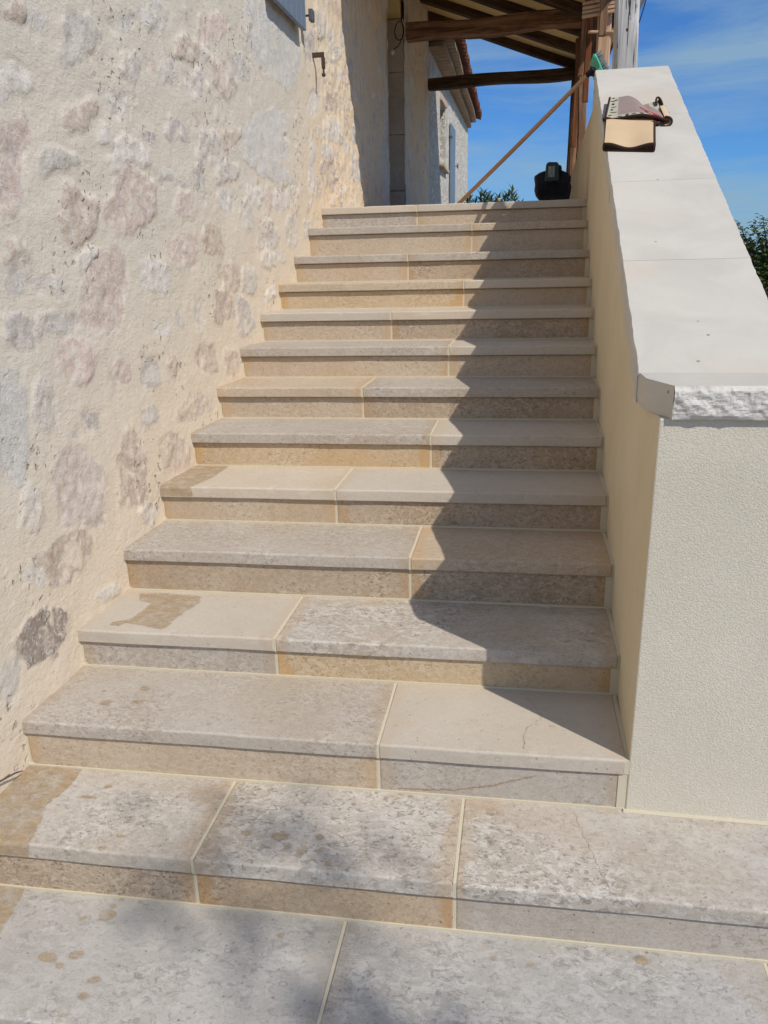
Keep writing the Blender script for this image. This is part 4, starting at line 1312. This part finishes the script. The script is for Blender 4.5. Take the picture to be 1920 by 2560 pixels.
ckm.matrix_parent_inverse = Matrix()
bpy.context.view_layer.update()
ckm.matrix_basis = (gp.matrix_world).inverted()
# grey gutter end and black cable by the weathered post
cbl = MB()
pts = [(2.575, 4.72, 3.50), (2.548, 4.70, 3.38), (2.53, 4.70, 3.30), (2.51, 4.69, 3.23), (2.45, 4.68, 3.12), (2.42, 4.66, 2.9)]
cbl.tube(pts, 0.004, 6)
cbl.build('cable', M['black'], None)
bpy.data.objects['cable']['label'] = 'thin black cable running down behind the weathered grey post'
bpy.data.objects['cable']['category'] = 'cable'
dp = MB()
dp.tube([(2.52, 4.66, 4.2), (2.515, 4.64, 3.50), (2.50, 4.63, 3.34), (2.47, 4.62, 3.26)], [0.03, 0.03, 0.028, 0.02], 12)
dpo = dp.build('downpipe', M['iron'], None)
dpo['label'] = 'short dark grey downpipe behind the right side of the weathered post'
dpo['category'] = 'downpipe'

# hanging bulb on its cable loop
lamp = thing('hanging_bulb', 'bare white light bulb on a looped black cable in the doorway', 'light bulb', (0.32, 8.22, 4.04))
wr = MB()
loop = [(0.426, 8.25, 4.70), (0.426, 8.25, 4.536), (0.424, 8.25, 4.40), (0.428, 8.25, 4.33), (0.445, 8.25, 4.267), (0.445, 8.25, 4.21), (0.43, 8.25, 4.165), (0.395, 8.245, 4.150), (0.363, 8.24, 4.175), (0.350, 8.24, 4.235), (0.365, 8.24, 4.295), (0.395, 8.245, 4.333), (0.425, 8.255, 4.335), (0.447, 8.26, 4.28), (0.445, 8.26, 4.22), (0.42, 8.255, 4.150), (0.385, 8.25, 4.095), (0.335, 8.24, 4.065)]
wr.tube(loop, 0.0055, 6)
wr.build('cable', M['black'], lamp)
lb = MB()
lb.sphere((0.318, 8.24, 4.035), 0.027)
lb.build('bulb', M['bulb'], lamp, smooth=True)

# ------------------------------------------------------------------ rusty bracket on the wall
bx_ = LX(4.5)
br = MB()
br.box(bx_ - 0.02, bx_ + 0.085, 4.492, 4.510, 3.105, 3.135)
br.box(bx_ + 0.066, bx_ + 0.088, 4.488, 4.514, 3.035, 3.105)
br.tube([(bx_ + 0.077, 4.50, 3.035), (bx_ + 0.077, 4.50, 3.010)], [0.007, 0.008], 8)
br.sphere((bx_ + 0.077, 4.50, 2.998), 0.0145, nu=10, nv=7)
bro = br.build('iron_bracket', M['rust'], None, bevel=0.003)
bro['label'] = 'small rusty L-shaped iron bracket with a round end on the stone wall'
bro['category'] = 'bracket'

# ------------------------------------------------------------------ broom leaning head up on the parapet
broom = thing('broom', 'broom with long pale wooden handle, green head up on the parapet', 'broom', (1.302, 4.97, 2.155))
def rod(name, p0, p1, r0, r1, mat, parent):
    p0, p1 = Vector(p0), Vector(p1)
    L = (p1 - p0).length
    b = MB()
    b.tube([(0, 0, 0), (L * .01, 0, 0), (L * .5, 0.004, 0), (L * .99, 0, 0), (L, 0, 0)], [r0 * .8, r0, (r0 + r1) / 2, r1, r1 * .8], 16)
    me = bpy.data.meshes.new(name)
    me.from_pydata(b.V, [], b.F); me.materials.append(M[mat])
    me.polygons.foreach_set('use_smooth', [len(f) == 4 for f in b.F])
    o = bpy.data.objects.new(name, me); link(o, parent)
    ax = (p1 - p0).normalized(); s1 = Vector((0, 0, 1)).cross(ax).normalized(); s2 = ax.cross(s1)
    mt = Matrix((ax, s1, s2)).transposed().to_4x4(); mt.translation = p0 - Vector(parent.location)
    o.matrix_basis = mt
    return o
rod('handle', (1.302, 4.97, 2.168), (2.150, 3.99, 2.790), 0.0145, 0.0135, 'handle', broom)
rod('socket', (2.142, 3.994, 2.785), (2.180, 3.966, 2.812), 0.0160, 0.0165, 'black', broom)
# head: a curved green back, seen end on, with the bristles beyond
hd = MB()
cv = [(2.166, 2.880), (2.172, 2.889), (2.182, 2.888), (2.190, 2.878), (2.202, 2.856), (2.214, 2.834), (2.228, 2.806), (2.240, 2.780), (2.206, 2.780), (2.190, 2.798), (2.204, 2.808), (2.208, 2.818), (2.199, 2.838), (2.186, 2.860), (2.172, 2.870)]
hd.prism([(x, 3.955, z) for x, z in cv], (0, 0, 0), (0, 0.20, 0))
hd.build('head', M['green'], broom, bevel=0.004)
bs = MB()
rr_ = random.Random(3)
for i in range(9):
    for j in range(26):
        t = i / 8
        bx0 = 2.186 + 0.052 * t; bz0 = 2.884 - 0.10 * t
        y = 3.962 + j * 0.0072 + rr_.uniform(-.002, .002)
        dx = 0.026 + rr_.uniform(-0.006, 0.006); dz = 0.016 + rr_.uniform(-0.006, 0.006)
        for q in range(5):
            ox, oy, oz = (rr_.uniform(-.005, .005) for _ in range(3))
            bs.tube([(bx0 - 0.004, y, bz0), (bx0 + dx + ox, y + oy, bz0 + dz + oz)], [0.0022, 0.0018], 4, cap=False)
bs.build('bristles', M['bristle'], broom)

# ------------------------------------------------------------------ black battery blower on the landing
blo = thing('leaf_blower', 'black battery garden blower standing on the landing edge beside the parapet', 'leaf blower', (2.0, 4.85, 2.152))
ol = [(1.868, 2.326), (1.876, 2.282), (1.872, 2.244), (1.884, 2.205), (1.905, 2.180), (1.935, 2.164), (1.960, 2.156), (2.116, 2.156), (2.124, 2.20), (2.130, 2.247), (2.119, 2.275), (2.121, 2.316), (2.100, 2.339), (2.06, 2.356), (1.94, 2.358), (1.918, 2.353), (1.898, 2.345)]
hb = MB()
cx_, cz_ = 1.998, 2.255
layers = [(4.715, 0.90), (4.722, 0.96), (4.75, 1.0), (4.90, 1.0), (4.95, 0.92)]
V = []; F = []
for (y, s_) in layers:
    for x, z in ol:
        V.append((cx_ + (x - cx_) * s_, y, max(2.1530, cz_ + (z - cz_) * s_)))
n_ = len(ol)
for i in range(len(layers) - 1):
    for j in range(n_):
        j2 = (j + 1) % n_
        F.append((i * n_ + j, (i + 1) * n_ + j, (i + 1) * n_ + j2, i * n_ + j2))
F.append(tuple(range(n_))); F.append(tuple(range((len(layers) - 1) * n_, len(layers) * n_))[::-1])
hb.add(V, F)
hb.build('housing', M['black'], blo, smooth=False)
gr = MB()
for i in range(12):
    x = 1.905 + i * 0.0165
    gr.tube([(x, 4.712, 2.185), (x + 0.006, 4.710, 2.265)], 0.0022, 5)
for i in range(9):
    z = 2.188 + i * 0.0092
    gr.tube([(1.90, 4.710, z), (2.10, 4.710, z + 0.004)], 0.0018, 5)
gr.build('intake_grille', M['black'], blo)
for sx in (1.900, 2.092):
    kb = MB()
    kb.tube([(sx, 4.712, 2.29), (sx, 4.735, 2.29)], 0.012, 12)
    kb.build('screw_cap', M['iron'] if False else M['black'], blo)
bt = MB()
bt.prism([(x, 4.655, z) for x, z in [(1.938, 2.276), (2.039, 2.279), (2.034, 2.330), (2.031, 2.385), (2.020, 2.401), (1.962, 2.404), (1.945, 2.394), (1.942, 2.34)]], (0, 0, 0), (0, 0.10, 0))
bat = bt.build('battery', M['dgreen'], blo, bevel=0.006)
lb = MB()
lb.box(1.959, 2.004, 4.6525, 4.6545, 2.306, 2.376)
lab = lb.build('label', M['label'], bat)
lt = MB()
rr_ = random.Random(1)
for (x, z0, z1, w) in ((1.964, 2.352, 2.371, 0.006), (1.964, 2.326, 2.344, 0.005), (1.972, 2.335, 2.369, 0.0035), (1.9965, 2.308, 2.372, 0.003), (1.978, 2.309, 2.314, 0.008)):
    z = z0
    while z < z1:
        hh = rr_.uniform(0.002, 0.006)
        lt.box(x, x + w * rr_.uniform(.6, 1.1), 4.6505, 4.652, z, z + hh)
        z += hh + 0.0016
lt.build('print', M['lettering'], bat)
kn = MB()
kn.prism([(2.032, 4.68, 2.342), (2.056, 4.68, 2.338), (2.052, 4.68, 2.372), (2.044, 4.68, 2.384), (2.032, 4.68, 2.386)], (0, 0, 0), (0, 0.12, 0))
kn.build('switch', M['black'], blo, bevel=0.005)

# ------------------------------------------------------------------ folded mat on the coping
mat_ = thing('folded_mat', 'beige kitchen mat with dark binding and red pepper print, folded on the coping', 'mat', (2.3, 2.9, coping_z(2.9)))
nC = Vector((0, -0.466, 1)).normalized()
def CP(x, y, h):
    y += 0.052
    return Vector((x + 0.003, y, coping_z(y))) + nC * h
def sheet(P, hf, nu, nv, matf, thick=0.004, top=None):
    """P: four corners (x,y) BL BR TR TL; hf(u,v) height above the coping"""
    V = []; F = []; fm = []
    def xy(u, v):
        a = [P[0][i] * (1 - u) + P[1][i] * u for i in (0, 1)]
        b = [P[3][i] * (1 - u) + P[2][i] * u for i in (0, 1)]
        return a[0] * (1 - v) + b[0] * v, a[1] * (1 - v) + (b[1] + (top(u) if top else 0)) * v
    for s_ in (0, 1):
        for i in range(nu + 1):
            for j in range(nv + 1):
                u, v = i / nu, j / nv
                x, y = xy(u, v)
                V.append(CP(x, y, hf(u, v) - s_ * thick))
    m_ = (nu + 1) * (nv + 1)
    for i in range(nu):
        for j in range(nv):
            a = i * (nv + 1) + j
            F.append((a, a + nv + 1, a + nv + 2, a + 1)); fm.append(matf((i + .5) / nu, (j + .5) / nv))
            F.append((m_ + a + 1, m_ + a + nv + 2, m_ + a + nv + 1, m_ + a)); fm.append(0)
    return V, F, fm, xy
def h_low(u, v):
    wave = (0.012 + 0.010 * math.cos((u - 0.06) * 6.9) + 0.004 * u) * (1 - v) ** 1.3
    return max(0.009, wave + 0.010 + 0.010 * v)
PL = [(2.135, 2.585), (2.345, 2.545), (2.395, 2.93), (2.180, 3.02)]
V, F, fm, xyL = sheet(PL, h_low, 28, 20, lambda u, v: 0)
V2, F2, fm2, _ = sheet(PL, lambda u, v: 0.005, 12, 8, lambda u, v: 0)
n0 = len(V)
lower = mesh_obj('lower_fold', V + V2, F + [tuple(i + n0 for i in f) for f in F2], [M['cloth_beige']], mat_, fm=fm + fm2, smooth=True)
bd = MB()
def edgeL(pts, hfun, r=0.0055):
    bd.tube([CP(*xyL(u, v), hfun(u, v) - 0.002) for u, v in pts], r, 8)
edgeL([(i / 24, 0) for i in range(25)], h_low, 0.0065)
edgeL([(1, i / 16) for i in range(17)], h_low, 0.0055)
edgeL([(i / 24, 0.0) for i in range(25)], lambda u, v: 0.007, 0.0065)
edgeL([(1, i / 16) for i in range(17)], lambda u, v: 0.007, 0.0055)
edgeL([(0, i / 16) for i in range(17)], lambda u, v: 0.006, 0.004)
for (u0) in (0.0, 1.0):
    bd.tube([CP(*xyL(u0, 0), 0.006), CP(*xyL(u0, 0), h_low(u0, 0))], 0.006, 8)
# dark tubes painting the shade between the two layers of the lower fold
for i in range(18):
    u = i / 17
    bd.tube([CP(*xyL(u, 0.012), 0.006), CP(*xyL(u, 0.012), h_low(u, 0) - 0.003)], 0.0072, 6)
# upper fold, printed side up
def h_up(u, v):
    base = 0.030 + 0.012 * math.sin(u * 5.6 + 4.4) * (1 - 0.5 * v)
    crease = -0.014 * math.exp(-((u - 0.72) / 0.10) ** 2) * v
    return base + crease + 0.006 * v * (1 - u)
PU = [(2.168, 2.965), (2.445, 2.885), (2.425, 3.165), (2.212, 3.255)]
def mf(u, v):
    return 1 if (u < 0.20 or v < 0.17) else 0
def top_edge(u):
    return 0.035 * min(1, u / 0.45) - 0.19 * max(0, u - 0.42) / 0.58
V, F, fm, xyU = sheet(PU, h_up, 34, 26, mf, 0.004, top_edge)
PF = [(2.330, 3.00), (2.440, 2.965), (2.446, 3.175), (2.318, 3.115)]
def h_fl(u, v): return 0.017 + 0.010 * v * u
Vf, Ff, fmf, xyF = sheet(PF, h_fl, 12, 12, lambda u, v: 1 if u > 0.55 else 0)
mesh_obj('rear_fold', Vf, Ff, [M['cloth_mauve'], M['cloth_leaf']], mat_, fm=fmf, smooth=True)
upper = mesh_obj('upper_fold', V, F, [M['cloth_mauve'], M['cloth_leaf']], mat_, fm=fm, smooth=True)
def edgeU(pts, r=0.0058):
    bd.tube([CP(*xyU(u, v), h_up(u, v) - 0.002) for u, v in pts], r, 8)
edgeU([(i / 28, 0) for i in range(29)], 0.0068)
edgeU([(0, i / 16) for i in range(17)])
bd.tube([CP(*xyF(1, i / 10), h_fl(1, i / 10)) for i in range(11)], 0.0058, 8)
# rolled loops on the right
bl = MB()
def loop3(c, rx, rz_, y0, y1, a0, a1, mi):
    V = []; F = []
    ns = 18
    for y in (y0, y1):
        for q in range(ns + 1):
            a = rad(a0 + (a1 - a0) * q / ns)
            for rr3 in (1.0, 0.80):
                V.append(CP(c[0] + rx * rr3 * math.cos(a), y + 0.01 * math.sin(a), c[1] + rz_ * rr3 * math.sin(a)))
    k = 2 * (ns + 1)
    for q in range(ns):
        a = 2 * q
        F.append((a, a + 2, k + a + 2, k + a)); F.append((a + 1, k + a + 1, k + a + 3, a + 3))
        F.append((a, a + 1, a + 3, a + 2)); F.append((k + a, k + a + 2, k + a + 3, k + a + 1))
    bl.add(V, F, mi)
loop3((2.440, 0.016), 0.026, 0.016, 2.885, 3.06, -95, 100, 0)
bl.build('rolled_edge', [M['cloth_beige']], mat_, smooth=False)
ra = [CP(2.440 + 0.028 * math.cos(rad(a)), 2.882 + 0.01 * math.sin(rad(a)), 0.017 + 0.018 * math.sin(rad(a))) for a in range(-140, 101, 12)]
bd.tube(ra, 0.0055, 8)
rb2 = [CP(2.437 + 0.014 * math.cos(rad(a)), 3.095 + 0.075 * max(0, math.sin(rad(a))), 0.030 + 0.012 * math.sin(rad(a))) for a in range(0, 181, 10)]
bd.tube(rb2, 0.0052, 8)
bd.tube([CP(2.345, 2.895, 0.006), CP(2.385, 2.880, 0.012), CP(2.415, 2.882, 0.010)], [0.008, 0.012, 0.009], 8)
bd.tube([CP(2.160, 2.965, 0.014), CP(2.172, 2.955, 0.020), CP(2.20, 2.955, 0.018)], [0.008, 0.011, 0.006], 8)
bd.build('binding', M['binding'], mat_, smooth=True)
pr_ = MB()
def blot(u, v, ru, rv, mi, rot=0.0, k=12, lift=0.0016):
    P = []
    for q in range(k):
        a = 2 * math.pi * q / k
        du, dv = ru * math.cos(a), rv * math.sin(a)
        uu = u + du * math.cos(rot) - dv * math.sin(rot); vv = v + du * math.sin(rot) + dv * math.cos(rot)
        P.append(CP(*xyU(uu, vv), h_up(uu, vv) + lift))
    c = CP(*xyU(u, v), h_up(u, v) + lift)
    pr_.add([c] + P, [(0, 1 + i, 1 + (i + 1) % k) for i in range(k)], mi)
for (u, v, a, b, r_) in [(0.09, 0.95, .035, .018, 0), (0.15, 0.84, .06, .02, .5), (0.08, 0.80, .05, .012, -.3), (0.10, 0.66, .032, .04, 0), (0.12, 0.52, .06, .012, .3), (0.09, 0.40, .03, .028, 0),
                       (0.13, 0.28, .07, .012, .1), (0.07, 0.14, .035, .02, .5), (0.36, 0.08, .028, .045, 0), (0.47, 0.09, .045, .014, .2), (0.60, 0.10, .04, .02, -.4), (0.80, 0.08, .04, .018, .4),
                       (0.24, 0.07, .04, .014, -.2)]:
    blot(u, v, a, b, 0, r_)
blot(0.80, 0.24, 0.075, 0.16, 1, 0.9, 18)
blot(0.70, 0.40, 0.035, 0.14, 1, 0.9, 14, 0.0018)
blot(0.755, 0.22, 0.012, 0.075, 2, 0.5, 10, 0.0026)
pr_.build('print', [M['print_dark'], M['print_red'], M['print_white']], mat_)

# ------------------------------------------------------------------ twig, shrub, trees
tw = MB()
tw.tube([(0.262, 0.40, 0.245), (0.272, 0.50, 0.232), (0.282, 0.555, 0.222), (0.272, 0.60, 0.196)], [0.0022, 0.003, 0.0028, 0.0014], 6)
tw.tube([(0.274, 0.515, 0.231), (0.285, 0.53, 0.238)], [0.002, 0.001], 5)
two = tw.build('twig', M['bark'])
two['label'] = 'short dry twig stuck to the foot of the stone wall beside the second step'
two['category'] = 'twig'
bp = MB()
bp.sphere((0, 0, 0), 0.001)

def leaf(b, base, d, up, L, W, mi=0, fold=0.25, round_=False):
    d = Vector(d).normalized(); s = d.cross(Vector(up)).normalized(); nn = s.cross(d)
    B = Vector(base)
    if round_:
        st_ = [(0, .1), (.25, .8), (.55, 1), (.85, .65), (1, .05)]
    else:
        st_ = [(0, .15), (.3, .85), (.6, .8), (1, .04)]
    V = []
    for t, w in st_:
        c = B + d * L * t - nn * (L * 0.18 * t * t)
        V += [c - s * W * w / 2 + nn * W * fold * w, c, c + s * W * w / 2 + nn * W * fold * w]
    F = []
    for i in range(len(st_) - 1):
        a = i * 3
        F += [(a, a + 1, a + 4, a + 3), (a + 1, a + 2, a + 5, a + 4)]
    b.add(V, F, mi)

shrub = thing('shrub', 'dark green shrub with narrow leaves, its tips showing beyond the landing', 'shrub', (1.25, 14.2, -0.165))
sm = MB(); sv = MB()
rr_ = random.Random(17)
tips = [(0.80, 2.93), (0.86, 2.98), (1.05, 2.99), (1.11, 3.06), (1.17, 3.02), (1.14, 2.95), (1.24, 2.97), (1.37, 2.96), (1.50, 2.97), (1.55, 3.00), (1.62, 3.07), (1.66, 2.99), (1.44, 2.90), (0.95, 2.90), (1.3, 2.88), (1.78, 2.86), (1.9, 2.7), (0.7, 2.8)]
for (x, z) in tips:
    yy = 14.0 + rr_.uniform(-0.15, 0.25)
    b0 = Vector((1.25 + (x - 1.25) * 0.35, 14.2, -0.165))
    tp = Vector((x, yy, z))
    mid = (b0 + tp) / 2 + Vector(((x - 1.25) * 0.25, 0, 0.3))
    sm.tube([b0, mid, tp - Vector((0, 0, 0.1)), tp], [0.02, 0.012, 0.006, 0.003], 6)
    for h in range(26):
        t = h / 26
        p = tp - Vector((0, 0, 0.32 * (1 - t) - 0.02)) + (tp - mid).normalized() * 0.0
        az = h * 2.4 + rr_.uniform(-.3, .3)
        el = 0.15 + 1.0 * t ** 2 + rr_.uniform(-.2, .2)
        leaf(sv, p, (math.cos(az) * math.cos(el), math.sin(az) * math.cos(el), math.sin(el)), (0, 0, 1), rr_.uniform(0.13, 0.19), rr_.uniform(0.040, 0.052), rr_.choice([0, 0, 1]))
    for h in range(60):
        p = mid + (tp - mid) * rr_.uniform(0.0, 0.85) + Vector((rr_.uniform(-.1, .1), rr_.uniform(-.1, .1), 0))
        az = rr_.uniform(0, 6.28); el = rr_.uniform(-.2, .8)
        leaf(sv, p, (math.cos(az) * math.cos(el), math.sin(az) * math.cos(el), math.sin(el)), (0, 0, 1), 0.16, 0.042, rr_.choice([0, 1]))
sm.build('stem', M['bark'], shrub)
sv.build('foliage', [M['leaf2'], M['leaf']], shrub)
bud = MB()
bud.sphere((1.385, 13.9, 2.945), 0.034, nu=10, nv=7)
bud.build('dry_flower', plain('dry_pale_flower', lin(206, 176, 150), 0.9, 0.1, var=0.2), shrub, smooth=True)

tree = thing('tree', 'leafy green tree beyond the outer side of the parapet', 'tree', (5.2, 9.4, -0.165))
tk = MB(); tl = MB()
rr_ = random.Random(29)
tk.tube([(5.2, 9.4, -0.165), (5.18, 9.4, 0.4), (5.22, 9.35, 1.0), (5.15, 9.3, 1.5)], [0.12, 0.095, 0.07, 0.05], 10)
tops = [(4.24, 9.0, 2.20), (4.33, 9.0, 2.20), (4.36, 9.05, 2.05), (4.50, 9.0, 2.19), (4.60, 9.0, 2.25), (4.62, 9.0, 2.04), (4.72, 9.0, 1.98), (4.80, 9.0, 2.02), (4.46, 9.1, 1.92), (4.56, 9.2, 1.85), (4.9, 9.1, 2.0), (4.40, 8.9, 1.75), (4.58, 8.95, 1.60), (4.7, 9.0, 1.45), (4.8, 9.0, 1.3), (4.62, 9.1, 1.7), (4.75, 9.1, 1.75), (4.85, 9.0, 1.6), (4.5, 9.1, 1.8), (4.9, 8.9, 1.4), (4.95, 8.8, 1.1), (4.28, 9.05, 1.98)]
for _ in range(46):
    a = rr_.uniform(0, 6.28); r_ = rr_.uniform(0.1, 0.95)
    tops.append((5.35 + r_ * math.cos(a), 9.45 + r_ * math.sin(a), rr_.uniform(0.9, 2.35)))
for (x, y, z) in tops:
    tp = Vector((x, y, z)); b0 = Vector((5.18, 9.35, rr_.uniform(0.7, 1.4)))
    mid = (tp + b0) / 2 + Vector((rr_.uniform(-.1, .1), rr_.uniform(-.1, .1), rr_.uniform(-0.05, .15)))
    tk.tube([b0, mid, mid * 0.35 + tp * 0.65, tp], [0.022, 0.012, 0.007, 0.0025], 5)
    for h in range(16):
        t = h / 15
        p = (mid * 0.35 + tp * 0.65) * (1 - t) + tp * t
        az = h * 2.3 + rr_.uniform(-.5, .5); el = rr_.uniform(-.5, .7)
        leaf(tl, p, (math.cos(az) * math.cos(el), math.sin(az) * math.cos(el), math.sin(el)), (0, 0, 1), rr_.uniform(0.045, 0.075), rr_.uniform(0.028, 0.042), rr_.choice([0, 0, 0, 1, 2]), 0.2, True)
    for h in range(70):
        p = mid * rr_.uniform(0, 1)
        t = rr_.uniform(0.1, 0.95)
        p = mid * (1 - t) + tp * t + Vector((rr_.uniform(-.11, .11), rr_.uniform(-.12, .12), rr_.uniform(-.13, .08)))
        az = rr_.uniform(0, 6.28); el = rr_.uniform(-.6, .8)
        leaf(tl, p, (math.cos(az) * math.cos(el), math.sin(az) * math.cos(el), math.sin(el)), (0, 0, 1), rr_.uniform(0.045, 0.075), rr_.uniform(0.028, 0.045), rr_.choice([0, 0, 0, 1, 2]), 0.2, True)
tk.build('trunk', M['bark'], tree)
tl.build('crown', [M['leaf'], M['leaf2'], M['leaf3']], tree)

# the garden tree behind the viewer that dapples the lowest steps
tree2 = thing('tree', 'thin garden tree behind the viewer shading the lowest steps', 'tree', (8.6, -6.4, -0.165))
tk = MB(); tl = MB()
rr_ = random.Random(77)
C0 = Vector((1.55, -0.15, 0.0)) - SD * 12.5
tk.tube([(8.6, -6.4, -0.165), (8.5, -6.3, 3), (8.35, -6.1, 6), (C0.x, C0.y, C0.z - 0.5)], [0.12, 0.09, 0.06, 0.03], 8)
for _ in range(10):
    a = rr_.uniform(0, 6.28); r_ = rr_.uniform(0.15, 1.35)
    c = C0 + Vector((r_ * math.cos(a), r_ * 0.8 * math.sin(a), rr_.uniform(-.6, .5)))
    tk.tube([Vector((C0.x, C0.y, C0.z - 0.9)), (c + C0) / 2 - Vector((0, 0, .2)), c], [0.02, 0.012, 0.004], 5)
    for h in range(34):
        p = c + Vector((rr_.gauss(0, .11), rr_.gauss(0, .11), rr_.gauss(0, .09)))
        az = rr_.uniform(0, 6.28); el = rr_.uniform(-.6, .8)
        leaf(tl, p, (math.cos(az) * math.cos(el), math.sin(az) * math.cos(el), math.sin(el)), (0, 0, 1), 0.085, 0.045, rr_.choice([0, 1, 2]), 0.2, True)
tk.build('trunk', M['bark'], tree2)
tl.build('crown', [M['leaf'], M['leaf2'], M['leaf3']], tree2)
